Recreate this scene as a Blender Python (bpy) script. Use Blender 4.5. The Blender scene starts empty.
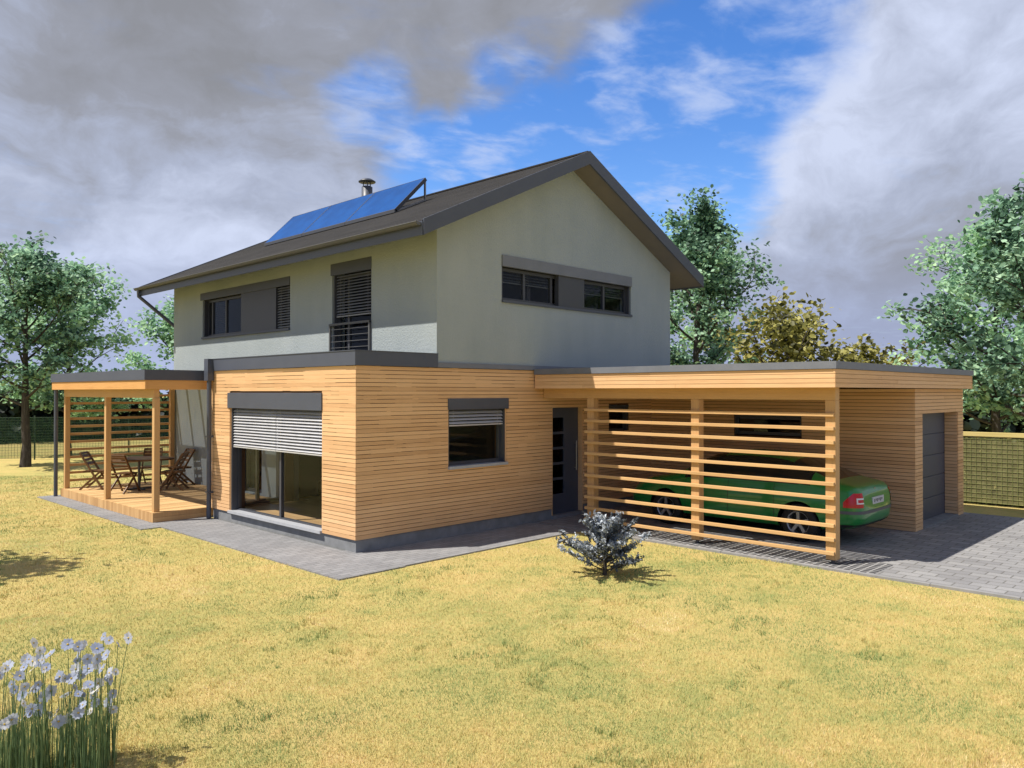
import bpy, bmesh, math, random
import numpy as np
from mathutils import Vector, Matrix
from mathutils.bvhtree import BVHTree
R = math.radians
S = bpy.context.scene
COL = S.collection

# ------------------------------------------------------------------ camera, sky, sun, exposure
cd = bpy.data.cameras.new('camera'); cam = bpy.data.objects.new('camera', cd); COL.objects.link(cam)
cam.location = (-7.053, -10.242, 2.5)
cam.rotation_euler = (R(90) + 0.0099, 0, -0.7991)
cd.sensor_width = 36; cd.lens = 27.67; cd.clip_start = .05; cd.clip_end = 3000
S.camera = cam

SUN_TRAVEL = Vector((.55, -.295, -1)).normalized()
TO_SUN = -SUN_TRAVEL
sun_el = math.asin(TO_SUN.z); sun_az = math.atan2(TO_SUN.x, TO_SUN.y)
sd = bpy.data.lights.new('sun', 'SUN'); sd.energy = 4.6; sd.angle = R(.5); sd.color = (1, .93, .82)
so = bpy.data.objects.new('sun', sd); COL.objects.link(so)
so.rotation_euler = SUN_TRAVEL.to_track_quat('-Z', 'Y').to_euler(); so.location = (-10, 6, 20)

S.view_settings.view_transform = 'Standard'; S.view_settings.look = 'None'
S.view_settings.gamma = 1; S.view_settings.use_curve_mapping = False
S.view_settings.exposure = 0.5
S.cycles.max_bounces = 8; S.cycles.transparent_max_bounces = 24
S.cycles.use_denoising = True
S.cycles.caustics_reflective = False; S.cycles.caustics_refractive = False


class NT:
    """tiny node builder"""
    def __init__(s, tree): s.t = tree; s.n = tree.nodes; s.l = tree.links
    def node(s, kind, **kw):
        n = s.n.new(kind)
        for k, v in kw.items(): setattr(n, k, v)
        return n
    def put(s, sock, v):
        if isinstance(v, bpy.types.NodeSocket): s.l.new(v, sock)
        elif v is not None: sock.default_value = v
    def math(s, op, a, b=None, clamp=False):
        n = s.node('ShaderNodeMath', operation=op, use_clamp=clamp); s.put(n.inputs[0], a)
        if b is not None: s.put(n.inputs[1], b)
        return n.outputs[0]
    def mix(s, f, a, b, blend='MIX'):
        n = s.node('ShaderNodeMix', data_type='RGBA', blend_type=blend)
        s.put(n.inputs['Factor'], f); s.put(n.inputs['A'], a); s.put(n.inputs['B'], b)
        return [o for o in n.outputs if o.type == 'RGBA'][0]
    def rng(s, v, a, b, c=0., d=1., smooth=False):
        n = s.node('ShaderNodeMapRange'); n.interpolation_type = 'SMOOTHSTEP' if smooth else 'LINEAR'
        s.put(n.inputs[0], v)
        for i, x in enumerate((a, b, c, d)): n.inputs[i + 1].default_value = x
        return n.outputs[0]
    def noise(s, vec, scale, detail=4, rough=.55, dist=0.):
        n = s.node('ShaderNodeTexNoise'); s.put(n.inputs['Vector'], vec)
        n.inputs['Scale'].default_value = scale; n.inputs['Detail'].default_value = detail
        n.inputs['Roughness'].default_value = rough; n.inputs['Distortion'].default_value = dist
        return n.outputs[0]
    def vmul(s, vec, m):
        n = s.node('ShaderNodeVectorMath', operation='MULTIPLY'); s.put(n.inputs[0], vec); n.inputs[1].default_value = m
        return n.outputs[0]
    def dot(s, vec, m):
        n = s.node('ShaderNodeVectorMath', operation='DOT_PRODUCT'); s.put(n.inputs[0], vec); n.inputs[1].default_value = m
        return n.outputs['Value']
    def ramp(s, f, stops):
        n = s.node('ShaderNodeValToRGB'); e = n.color_ramp.elements
        while len(e) < len(stops): e.new(.5)
        for el, (p, c) in zip(e, stops): el.position = p; el.color = (*c, 1)
        s.put(n.inputs[0], f); return n.outputs[0]


def c4(c): return (*c, 1)

W = bpy.data.worlds.new('World'); S.world = W; W.use_nodes = True
W.node_tree.nodes.clear(); w = NT(W.node_tree)
sky = w.node('ShaderNodeTexSky', sky_type='NISHITA', sun_disc=False)
sky.sun_elevation = sun_el; sky.sun_rotation = sun_az; sky.altitude = 200; sky.air_density = 1; sky.dust_density = .6; sky.ozone_density = 2.0
D = w.node('ShaderNodeTexCoord').outputs['Generated']
sepd = w.node('ShaderNodeSeparateXYZ'); w.put(sepd.inputs[0], D); dz = sepd.outputs['Z']
warp = w.node('ShaderNodeTexNoise'); w.put(warp.inputs['Vector'], D); warp.inputs['Scale'].default_value = 3.2; warp.inputs['Detail'].default_value = 6
wo = w.node('ShaderNodeVectorMath', operation='MULTIPLY_ADD'); w.put(wo.inputs[0], warp.outputs['Color']); wo.inputs[1].default_value = (.18, .18, .18); w.put(wo.inputs[2], D)
off = w.node('ShaderNodeVectorMath', operation='SUBTRACT'); w.put(off.inputs[0], wo.outputs[0]); off.inputs[1].default_value = (.09, .09, .09)
DW = off.outputs[0]
nrm = w.node('ShaderNodeVectorMath', operation='NORMALIZE'); w.put(nrm.inputs[0], DW); DN = nrm.outputs[0]

def blob(d, r, soft, amt=1.0, src=DN):
    v = w.rng(w.dot(src, d), math.cos(R(r + soft)), math.cos(R(max(r - soft, .3))), 0, amt, True)
    return v
def maxi(a, b): return w.math('MAXIMUM', a, b)
def addc(a, b): return w.math('ADD', a, b)
# openings of clear sky between the clouds
hole = blob((.3, .3, .9), 20, 14, .9)
for d, r, s, a in [((-.7, -.5, .4), 24, 12, .9), ((0.799, 0.401, 0.448), 5, 3.5, 1), ((0.804, 0.434, 0.406), 4.5, 3.5, 1), ((0.798, 0.475, 0.371), 4, 3.5, 1), ((0.781, 0.525, 0.338), 4.3, 3.5, 1), ((0.769, 0.566, 0.297), 4.5, 3.5, 1), ((0.727, 0.626, 0.283), 4, 3.5, 1), ((0.670, 0.689, 0.277), 3.4, 3, 0.95), ((0.611, 0.742, 0.276), 2.8, 3, 0.85), ((0.541, 0.768, 0.343), 1.6, 2.5, 0.6), ((0.820, 0.515, 0.249), 3.2, 3, 1), ((0.784, 0.577, 0.229), 3.5, 3, 1), ((0.692, 0.627, 0.359), 2.2, 3, 0.5)]:
    hole = maxi(hole, blob(d, r, s, a))
# wisps (cirrus / altocumulus) in the opening, laid out on a flat layer high above
dzc = w.math('ADD', w.math('MAXIMUM', dz, 0.02), .06)
pl = w.node('ShaderNodeVectorMath', operation='DIVIDE'); w.put(pl.inputs[0], D)
cmb = w.node('ShaderNodeCombineXYZ'); [w.put(cmb.inputs[i], dzc) for i in range(3)]; w.put(pl.inputs[1], cmb.outputs[0])
PV = w.vmul(pl.outputs[0], (1.0, 1.25, .2))
wisp = w.noise(PV, 4.6, 7, .56, .25)
wisp2 = w.noise(PV, 1.1, 3, .5)
wm = w.rng(w.math('ADD', w.math('MULTIPLY', wisp, .75), w.math('MULTIPLY', wisp2, .42)), .52, .78, 0, .72, True)
big = w.noise(D, 2.4, 7, .58, .3)
dens = w.math('ADD', w.math('SUBTRACT', .98, hole), w.math('MULTIPLY', w.math('SUBTRACT', big, .5), 1.1))
fray = w.noise(PV, 3.4, 8, .62, .5)
dens = w.math('ADD', dens, w.math('MULTIPLY', w.math('SUBTRACT', fray, .5), .9))
cm = w.rng(dens, .10, .92, 0, 1, True)
# brightness of the cloud body
n2 = w.noise(DW, 3.4, 9, .6, .35)
n3 = w.noise(w.vmul(DW, (1, 1, 1.9)), 9.5, 8, .6, .4)
lit = w.math('ADD', w.math('ADD', w.math('MULTIPLY', w.math('SUBTRACT', n2, .5), 1.3), w.math('MULTIPLY', w.math('SUBTRACT', n3, .5), .95)), .42)
for d, r, s, a in [((.871, .332, .362), 8, 7, .36), ((.875, .42, .235), 7, 6, .42), ((.919, .201, .338), 6, 6, .28), ((.546, .805, .233), 6, 6, .30), ((.45, .87, .2), 5, 6, .22), ((.273, .96, .068), 9, 8, .16),
                   ((.26, .94, .26), 5, 6, .12), ((.426, .825, .373), 9, 8, -.32), ((.262, .924, .20), 7, 7, -.2), ((.683, .618, .39), 6, 7, -.26), ((.2, .9, .36), 6, 6, -.1), ((.92, .297, .256), 4, 5, -.26), ((.96, .24, .2), 6, 6, -.16), ((.934, .31, .161), 5, 5, -.12)]:
    lit = w.math('ADD', lit, blob(d, r, s, a))
ccol = w.ramp(lit, [(0, (2.0, 2.07, 2.32)), (.33, (2.35, 2.48, 2.92)), (.6, (3.05, 3.4, 4.4)), (1, (4.6, 5.1, 6.5))])
hz = w.rng(dz, .20, .03, 0, .62, True)
ccol = w.mix(hz, ccol, (2.8, 3.35, 5.3, 1))
hsv = w.node('ShaderNodeHueSaturation'); hsv.inputs['Saturation'].default_value = 1.34; hsv.inputs['Value'].default_value = 1.42; hsv.inputs['Hue'].default_value = .512
w.put(hsv.inputs['Color'], sky.outputs[0])
clear = w.mix(wm, hsv.outputs[0], (4.1, 4.8, 6.6, 1))
skycol = w.mix(cm, clear, ccol)
bg = w.node('ShaderNodeBackground'); w.put(bg.inputs['Color'], skycol); bg.inputs['Strength'].default_value = .1
w.l.new(bg.outputs[0], w.node('ShaderNodeOutputWorld').inputs[0])


# ------------------------------------------------------------------ materials
def material(name, rough=.6, metal=0., spec=.5):
    m = bpy.data.materials.new(name); m.use_nodes = True
    t = NT(m.node_tree); b = t.n['Principled BSDF']
    b.inputs['Roughness'].default_value = rough; b.inputs['Metallic'].default_value = metal
    b.inputs['Specular IOR Level'].default_value = spec
    return m, t, b
def obj_co(t): return t.node('ShaderNodeTexCoord').outputs['Object']
def bump(t, b, h, strength=.3, dist=.01):
    n = t.node('ShaderNodeBump'); n.inputs['Strength'].default_value = strength; n.inputs['Distance'].default_value = dist
    t.put(n.inputs['Height'], h); t.put(b.inputs['Normal'], n.outputs[0])
def var_attr(t):
    return t.node('ShaderNodeAttribute', attribute_name='var').outputs['Fac']

def plain(name, col, rough=.5, metal=0., vary=.12, scale=6, spec=.5, bmp=0., bscale=200):
    m, t, b = material(name, rough, metal, spec); co = obj_co(t)
    n = t.noise(co, scale, 5, .6)
    f = t.rng(n, .25, .75, 1 - vary, 1 + vary)
    hv = t.node('ShaderNodeHueSaturation'); hv.inputs['Color'].default_value = c4(col); t.put(hv.inputs['Value'], f)
    t.put(b.inputs['Base Color'], hv.outputs[0])
    t.put(b.inputs['Roughness'], t.rng(n, .2, .8, rough * .85, min(1, rough * 1.15)))
    if bmp: bump(t, b, t.noise(co, bscale, 4, .6), bmp, .004)
    return m

def wood(name, cols, grain=(2., 2., 60.), rough=.62, var=True, bmp=.25):
    m, t, b = material(name, rough, 0, .3); co = obj_co(t)
    g = t.noise(t.vmul(co, grain), 1.0, 6, .62, .6)
    blot = t.noise(co, 1.3, 4, .6)
    f = t.math('ADD', t.math('MULTIPLY', g, .55), t.math('MULTIPLY', blot, .25))
    if var: f = t.math('ADD', f, t.math('MULTIPLY', var_attr(t), .42))
    else: f = t.math('ADD', f, .2)
    c = t.ramp(f, [(.28, cols[0]), (.6, cols[1]), (.95, cols[2])])
    t.put(b.inputs['Base Color'], c)
    bump(t, b, g, bmp, .003)
    return m

M = {}
LARCH = [(.50, .285, .135), (.72, .445, .23), (.84, .555, .31)]
M['larch'] = wood('larch_cladding', LARCH)
M['larch_y'] = wood('larch_beam_along_y', [(.44, .25, .105), (.60, .37, .165), (.70, .46, .22)], (50., 2., 50.))
M['larch_x'] = wood('larch_beam_along_x', [(.44, .25, .105), (.60, .37, .165), (.70, .46, .22)], (2., 50., 50.))
M['larch_z'] = wood('larch_post', [(.43, .24, .10), (.58, .355, .16), (.69, .45, .215)], (50., 50., 2.))
M['fascia_orange'] = wood('oiled_larch_fascia', [(.42, .20, .065), (.64, .34, .12), (.74, .44, .17)], (2.5, 2.5, 50.))
M['deck'] = wood('deck_boards', [(.38, .22, .095), (.60, .39, .18), (.72, .50, .25)], (2., 40., 40.))
M['gap'] = plain('dark_board_gap', (.12, .06, .027), .9)
M['furniture'] = wood('dark_brown_furniture', [(.05, .025, .010), (.13, .065, .025), (.25, .13, .05)], (14., 14., 14.), .45, False)
M['floor'] = wood('indoor_floor', [(.45, .27, .12), (.60, .38, .18), (.70, .47, .24)], (30., 1.5, 10.), .4, True)
M['anth'] = plain('anthracite_metal', (.070, .081, .112), .45, 0, .10, 3)
M['anth_d'] = plain('anthracite_frame', (.056, .060, .074), .42, 0, .1, 3)
M['flash'] = plain('zinc_flashing', (.165, .178, .21), .42, .0, .12, 3)
M['zinc'] = plain('zinc_gutter', (.11, .112, .116), .55, .2, .12, 5)
M['steel'] = plain('stainless_steel', (.32, .32, .33), .35, .8, .1, 8)
M['blind'] = plain('aluminium_blind_slat', (.56, .57, .60), .38, .25, .06, 8)
M['blind_d'] = plain('grey_blind_slat', (.25, .26, .28), .45, .1, .06, 8)
M['blind_k'] = plain('dark_blind_slat', (.06, .062, .068), .5, 0, .06, 8)
M['sill'] = plain('pale_sill', (.40, .42, .46), .45, 0, .08, 4)
M['concrete'] = plain('plinth_concrete', (.21, .22, .235), .85, 0, .22, 5, .3, .3, 90)
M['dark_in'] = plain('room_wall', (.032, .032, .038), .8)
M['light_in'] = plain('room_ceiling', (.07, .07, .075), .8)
M['black'] = plain('black_rubber', (.014, .014, .015), .7, 0, .2, 20)
M['darkplastic'] = plain('black_plastic', (.022, .022, .024), .5)

def plaster():
    m, t, b = material('cream_render', .88, 0, .25); co = obj_co(t)
    big = t.noise(co, .7, 5, .6); st = t.noise(t.vmul(co, (1.6, 1.6, .25)), 1.4, 5, .6)
    fine = t.noise(co, 70, 3, .7)
    f = t.math('ADD', t.math('MULTIPLY', big, .4), t.math('ADD', t.math('MULTIPLY', st, .3), t.math('MULTIPLY', fine, .3)))
    t.put(b.inputs['Base Color'], t.ramp(f, [(.3, (.295, .345, .365)), (.7, (.41, .455, .472))]))
    bump(t, b, t.math('ADD', fine, t.math('MULTIPLY', t.noise(co, 22, 3, .6), 1.0)), .7, .012)
    return m
M['plaster'] = plaster()

def roof_tile():
    m, t, b = material('brown_roof_tiles', .75, 0, .3); co = obj_co(t)
    n = t.noise(co, 9, 5, .65)
    c = t.ramp(t.math('ADD', t.math('MULTIPLY', n, .6), t.math('MULTIPLY', var_attr(t), .4)), [(.25, (.018, .017, .0165)), (.75, (.032, .030, .029))])
    t.put(b.inputs['Base Color'], c); bump(t, b, n, .3, .006)
    return m
M['tile'] = roof_tile()

def glass(name, tint=(.62, .66, .68), refl=(.9, .95, 1)):
    m = bpy.data.materials.new(name); m.use_nodes = True; t = NT(m.node_tree); t.n.clear()
    tr = t.node('ShaderNodeBsdfTransparent'); tr.inputs[0].default_value = c4(tint)
    gl = t.node('ShaderNodeBsdfGlossy'); gl.inputs['Color'].default_value = c4(refl); gl.inputs['Roughness'].default_value = .02
    lw = t.node('ShaderNodeLayerWeight'); lw.inputs['Blend'].default_value = .5
    fr = t.math('ADD', t.math('MULTIPLY', t.math('POWER', lw.outputs['Facing'], 5.0), .9), .03)
    mx = t.node('ShaderNodeMixShader'); t.l.new(fr, mx.inputs[0]); t.l.new(tr.outputs[0], mx.inputs[1]); t.l.new(gl.outputs[0], mx.inputs[2])
    t.l.new(mx.outputs[0], t.node('ShaderNodeOutputMaterial').inputs[0])
    return m
M['glass'] = glass('window_glass', (.84, .87, .88), (.6, .64, .68))
M['glass_dark'] = glass('tinted_glass', (.14, .16, .17))
M['roofglass'] = glass('smoked_roof_sheet', (.27, .28, .30))

def solar():
    m, t, b = material('solar_glass', .38, 0, .12); co = obj_co(t)
    n = t.noise(co, 2, 3); t.put(b.inputs['Base Color'], t.ramp(n, [(.3, (.004, .052, .21)), (.7, (.006, .075, .29))]))
    b.inputs['Coat Weight'].default_value = .0
    return m
M['solar'] = solar()

def lawn_mat():
    m, t, b = material('dry_mown_lawn', .95, 0, .12)
    co = obj_co(t)
    big = t.noise(co, .35, 5, .6, .4); mid = t.noise(co, 1.7, 5, .65, .3); fine = t.noise(co, 22, 5, .75); vf = t.noise(co, 120, 3, .7)
    f = t.math('ADD', t.math('MULTIPLY', big, .35), t.math('ADD', t.math('MULTIPLY', mid, .3), t.math('ADD', t.math('MULTIPLY', fine, .24), t.math('MULTIPLY', vf, .16))))
    c = t.ramp(f, [(.35, (.17, .23, .075)), (.43, (.34, .35, .12)), (.52, (.54, .45, .165)), (.65, (.65, .48, .20))])
    red = t.rng(t.noise(co, 2.6, 5, .6), .58, .75, 0, .35)
    c = t.mix(red, c, (.56, .33, .13, 1))
    t.put(b.inputs['Base Color'], c)
    bump(t, b, t.math('ADD', fine, vf), .7, .03)
    return m
M['lawn'] = lawn_mat()

def blade_mat():
    m, t, b = material('grass_blade', .7, 0, .25)
    c = t.ramp(var_attr(t), [(0, (.17, .26, .09)), (.28, (.35, .385, .14)), (.52, (.575, .485, .185)), (.8, (.67, .475, .21)), (1, (.78, .64, .38))])
    t.put(b.inputs['Base Color'], c)
    return m
M['blade'] = blade_mat()

def pavers(name, bw, bh, c1, c2, mortar, rot=0., msize=.006, scale=1.0):
    m, t, b = material(name, .85, 0, .3); co = obj_co(t)
    mp = t.node('ShaderNodeMapping'); t.put(mp.inputs['Vector'], co); mp.inputs['Rotation'].default_value = (0, 0, rot)
    br = t.node('ShaderNodeTexBrick'); t.put(br.inputs['Vector'], mp.outputs[0])
    br.inputs['Scale'].default_value = 1; br.inputs['Brick Width'].default_value = bw; br.inputs['Row Height'].default_value = bh
    br.inputs['Mortar Size'].default_value = msize; br.inputs['Mortar Smooth'].default_value = .3
    br.inputs['Color1'].default_value = c4(c1); br.inputs['Color2'].default_value = c4(c2); br.inputs['Mortar'].default_value = c4(mortar)
    n = t.noise(co, 1.1, 6, .65); fn = t.noise(co, 60, 4, .7)
    f = t.math('MULTIPLY', t.rng(n, .25, .75, .82, 1.15), t.rng(fn, .25, .75, .8, 1.18))
    hv = t.node('ShaderNodeHueSaturation'); t.put(hv.inputs['Color'], br.outputs['Color']); t.put(hv.inputs['Value'], f)
    t.put(b.inputs['Base Color'], hv.outputs[0])
    bump(t, b, t.math('ADD', t.math('MULTIPLY', br.outputs['Fac'], -1.5), t.math('MULTIPLY', fn, .4)), .5, .006)
    return m
M['path'] = pavers('path_pavers', .22, .11, (.215, .217, .228), (.27, .272, .283), (.125, .125, .132), 0, .005)
M['drive'] = pavers('driveway_pavers', .30, .20, (.22, .22, .228), (.30, .30, .305), (.15, .148, .142), R(90), .010)
M['kerb'] = plain('kerb_concrete', (.25, .25, .255), .85, 0, .2, 4, .3, .3, 80)

def leaf_mat(name, stops, trans=.45):
    m, t, b = material(name, .5, 0, .35)
    c = t.ramp(var_attr(t), stops)
    t.put(b.inputs['Base Color'], c)
    tl = t.node('ShaderNodeBsdfTranslucent'); t.put(tl.inputs['Color'], c)
    mx = t.node('ShaderNodeMixShader'); mx.inputs[0].default_value = trans
    out = t.n['Material Output']; t.l.new(b.outputs[0], mx.inputs[1]); t.l.new(tl.outputs[0], mx.inputs[2]); t.l.new(mx.outputs[0], out.inputs[0])
    return m
M['leaf_blue'] = leaf_mat('bluish_green_leaf', [(0, (.03, .07, .045)), (.30, (.085, .17, .115)), (.58, (.27, .47, .33)), (1, (.55, .80, .56))])
M['leaf_mint'] = leaf_mat('pale_green_leaf', [(0, (.11, .22, .15)), (.45, (.30, .52, .35)), (1, (.55, .78, .48))])
M['leaf_olive'] = leaf_mat('olive_leaf', [(0, (.045, .048, .013)), (.35, (.16, .16, .04)), (.65, (.40, .38, .11)), (1, (.68, .64, .26))])
M['leaf_dark'] = leaf_mat('dark_wood_leaf', [(0, (.006, .012, .009)), (.7, (.016, .030, .021)), (1, (.04, .065, .04))], .15)
M['leaf_hedge'] = leaf_mat('hedge_leaf', [(0, (.03, .045, .016)), (.5, (.10, .125, .038)), (1, (.25, .27, .08))], .25)
M['leaf_silver'] = leaf_mat('silver_needle', [(0, (.025, .03, .033)), (.45, (.10, .12, .14)), (1, (.55, .60, .66))], .1)
M['leaf_stem'] = leaf_mat('stem_green', [(0, (.08, .14, .065)), (.6, (.19, .29, .14)), (1, (.36, .44, .19))], .2)
M['petal'] = leaf_mat('lavender_petal', [(0, (.36, .42, .60)), (.6, (.50, .55, .70)), (1, (.82, .82, .84))], .4)
M['bloomeye'] = plain('yellow_flower_eye', (.55, .38, .05), .7)

def bark():
    m, t, b = material('grey_brown_bark', .9, 0, .2); co = obj_co(t)
    n = t.noise(t.vmul(co, (9., 9., 1.6)), 1.6, 6, .7, .5)
    t.put(b.inputs['Base Color'], t.ramp(n, [(.3, (.028, .024, .021)), (.55, (.075, .064, .056)), (.75, (.14, .125, .11))]))
    bump(t, b, n, .9, .03)
    return m
M['bark'] = bark()

def paint():
    m, t, b = material('green_car_paint', .28, 0, .5); co = obj_co(t)
    n = t.noise(co, 1.5, 3)
    t.put(b.inputs['Base Color'], t.ramp(n, [(.3, (.008, .205, .038)), (.7, (.011, .235, .045))]))
    b.inputs['Coat Weight'].default_value = .7; b.inputs['Coat Roughness'].default_value = .06
    return m
M['paint'] = paint()
M['carglass'] = plain('dark_car_glass', (.012, .02, .022), .06, 0, .05)
M['red'] = plain('red_tail_lamp', (.55, .012, .012), .2, 0, .05)
M['lampwhite'] = plain('clear_lamp', (.75, .75, .75), .2, 0, .05)
M['greytrim'] = plain('grey_bumper_trim', (.10, .105, .115), .5)
M['plate'] = plain('number_plate', (.55, .56, .60), .4, 0, .05)
M['alloy'] = plain('alloy_wheel', (.38, .39, .41), .35, .6, .08)
M['fence_green'] = plain('green_coated_wire', (.045, .085, .055), .5, 0, .15)


# ------------------------------------------------------------------ mesh helpers
class MB:
    def __init__(s): s.v = []; s.f = []; s.var = []; s.sm = []
    def add(s, vs, fs, var=.5, smooth=False):
        o = len(s.v); s.v += [tuple(v) for v in vs]
        for f in fs: s.f.append(tuple(i + o for i in f)); s.var.append(var); s.sm.append(smooth)
        return s
    def box(s, x0, x1, y0, y1, z0, z1, var=.5):
        vs = [(x, y, z) for z in (z0, z1) for y in (y0, y1) for x in (x0, x1)]
        return s.add(vs, [(0, 2, 3, 1), (4, 5, 7, 6), (0, 1, 5, 4), (2, 6, 7, 3), (0, 4, 6, 2), (1, 3, 7, 5)], var)
    def fbox(s, F, u0, u1, z0, z1, d0, d1, var=.5):
        vs = [F(u, z, d) for d in (d0, d1) for z in (z0, z1) for u in (u0, u1)]
        return s.add(vs, [(0, 2, 3, 1), (4, 5, 7, 6), (0, 1, 5, 4), (2, 6, 7, 3), (0, 4, 6, 2), (1, 3, 7, 5)], var)
    def tube(s, pts, rad, n=8, var=.5, cap=True, smooth=True):
        pts = [Vector(p) for p in pts]; rs = rad if isinstance(rad, (list, tuple)) else [rad] * len(pts)
        vs = []; fs = []
        for i, p in enumerate(pts):
            d = (pts[min(i + 1, len(pts) - 1)] - pts[max(i - 1, 0)]).normalized()
            a = d.cross(Vector((0, 0, 1)) if abs(d.z) < .95 else Vector((1, 0, 0))).normalized(); b = d.cross(a)
            for k in range(n):
                t = 2 * math.pi * k / n; vs.append(p + (a * math.cos(t) + b * math.sin(t)) * rs[i])
        for i in range(len(pts) - 1):
            for k in range(n):
                k2 = (k + 1) % n; fs.append((i * n + k, i * n + k2, (i + 1) * n + k2, (i + 1) * n + k))
        s.add(vs, fs, var, smooth)
        if cap: s.add(vs[:n], [tuple(range(n))], var); s.add(vs[-n:], [tuple(range(n))], var)
        return s
    def bar(s, a, b, w, h, var=.5, up=(0, 0, 1)):
        a = Vector(a); b = Vector(b); d = (b - a).normalized(); sd_ = d.cross(Vector(up))
        if sd_.length < .01: sd_ = d.cross(Vector((1, 0, 0)))
        sd_.normalize(); u = sd_.cross(d)
        vs = [p + sd_ * (x * w / 2) + u * (y * h / 2) for p in (a, b) for y in (-1, 1) for x in (-1, 1)]
        return s.add(vs, [(0, 2, 3, 1), (4, 5, 7, 6), (0, 1, 5, 4), (2, 6, 7, 3), (0, 4, 6, 2), (1, 3, 7, 5)], var)
    def disc(s, c, nrm_, r, th, n=20, var=.5):
        c = Vector(c); nn = Vector(nrm_).normalized()
        return s.tube([c - nn * th / 2, c + nn * th / 2], r, n, var)
    def revolve(s, c, prof, n=24, var=.5, smooth=True):
        vs = []; fs = []
        for r, z in prof:
            for k in range(n):
                t = 2 * math.pi * k / n; vs.append((c[0] + r * math.cos(t), c[1] + r * math.sin(t), c[2] + z))
        for i in range(len(prof) - 1):
            for k in range(n):
                k2 = (k + 1) % n; fs.append((i * n + k, i * n + k2, (i + 1) * n + k2, (i + 1) * n + k))
        return s.add(vs, fs, var, smooth)
    def build(s, name, mat, parent=None, bevel=0., recalc=True):
        o0 = origin(parent)
        me = bpy.data.meshes.new(name); me.from_pydata([(x - o0.x, y - o0.y, z - o0.z) for x, y, z in s.v], [], s.f)
        at = me.attributes.new('var', 'FLOAT', 'FACE'); at.data.foreach_set('value', s.var)
        me.polygons.foreach_set('use_smooth', s.sm)
        me.materials.append(M[mat] if isinstance(mat, str) else mat); me.update()
        if recalc and len(s.f) < 40000:
            bm = bmesh.new(); bm.from_mesh(me); bmesh.ops.recalc_face_normals(bm, faces=bm.faces); bm.to_mesh(me); bm.free()
        ob = bpy.data.objects.new(name, me); COL.objects.link(ob); ob.parent = parent
        if bevel:
            md = ob.modifiers.new('bevel', 'BEVEL'); md.width = bevel; md.segments = 2; md.limit_method = 'ANGLE'; md.angle_limit = R(50)
        return ob
def origin(p):
    v = Vector((0, 0, 0))
    while p is not None: v += p.location; p = p.parent
    return v
def tag(o, label, cat, group=None):
    o['label'] = label; o['category'] = cat
    if group: o['group'] = group
    return o
def thing(name, loc, label, cat, group=None):
    o = bpy.data.objects.new(name, None); COL.objects.link(o); o.location = loc; o.empty_display_size = .2
    return tag(o, label, cat, group)
def structure(o): o['kind'] = 'structure'; return o
def copy_tree(o, parent=None):
    c = o.copy(); COL.objects.link(c); c.parent = parent
    for ch in [x for x in COL.objects if x.parent is o]: copy_tree(ch, c)
    return c

def FX(x0, sgn=1): return lambda u, z, d: (x0 + sgn * d, u, z)      # wall in a plane of constant X, u runs along Y
def FY(y0, sgn=1): return lambda u, z, d: (u, y0 + sgn * d, z)      # wall in a plane of constant Y, u runs along X

def wall(mb, F, u0, u1, z0, z1, d0, d1, openings=(), top=None):
    us = sorted({u0, u1, *[x for o in openings for x in o[:2] if u0 < x < u1]}); zs = sorted({z0, z1, *[x for o in openings for x in o[2:4] if z0 < x < z1]})
    def solid(i, j):
        if not (0 <= i < len(us) - 1 and 0 <= j < len(zs) - 1): return False
        cu = (us[i] + us[i + 1]) / 2; cz = (zs[j] + zs[j + 1]) / 2
        return not any(o[0] < cu < o[1] and o[2] < cz < o[3] for o in openings)
    for i in range(len(us) - 1):
        for j in range(len(zs) - 1):
            if not solid(i, j): continue
            a, b, c, d = us[i], us[i + 1], zs[j], zs[j + 1]
            q = [(a, c), (b, c), (b, d), (a, d)]
            mb.add([F(u, z, d0) for u, z in q], [(0, 1, 2, 3)]); mb.add([F(u, z, d1) for u, z in q], [(3, 2, 1, 0)])
            for (ni, nj), (p, r_) in {(i - 1, j): (q[0], q[3]), (i + 1, j): (q[1], q[2]), (i, j - 1): (q[0], q[1]), (i, j + 1): (q[3], q[2])}.items():
                if not solid(ni, nj): mb.add([F(*p, d0), F(*r_, d0), F(*r_, d1), F(*p, d1)], [(0, 1, 2, 3)])
    return mb

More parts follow.
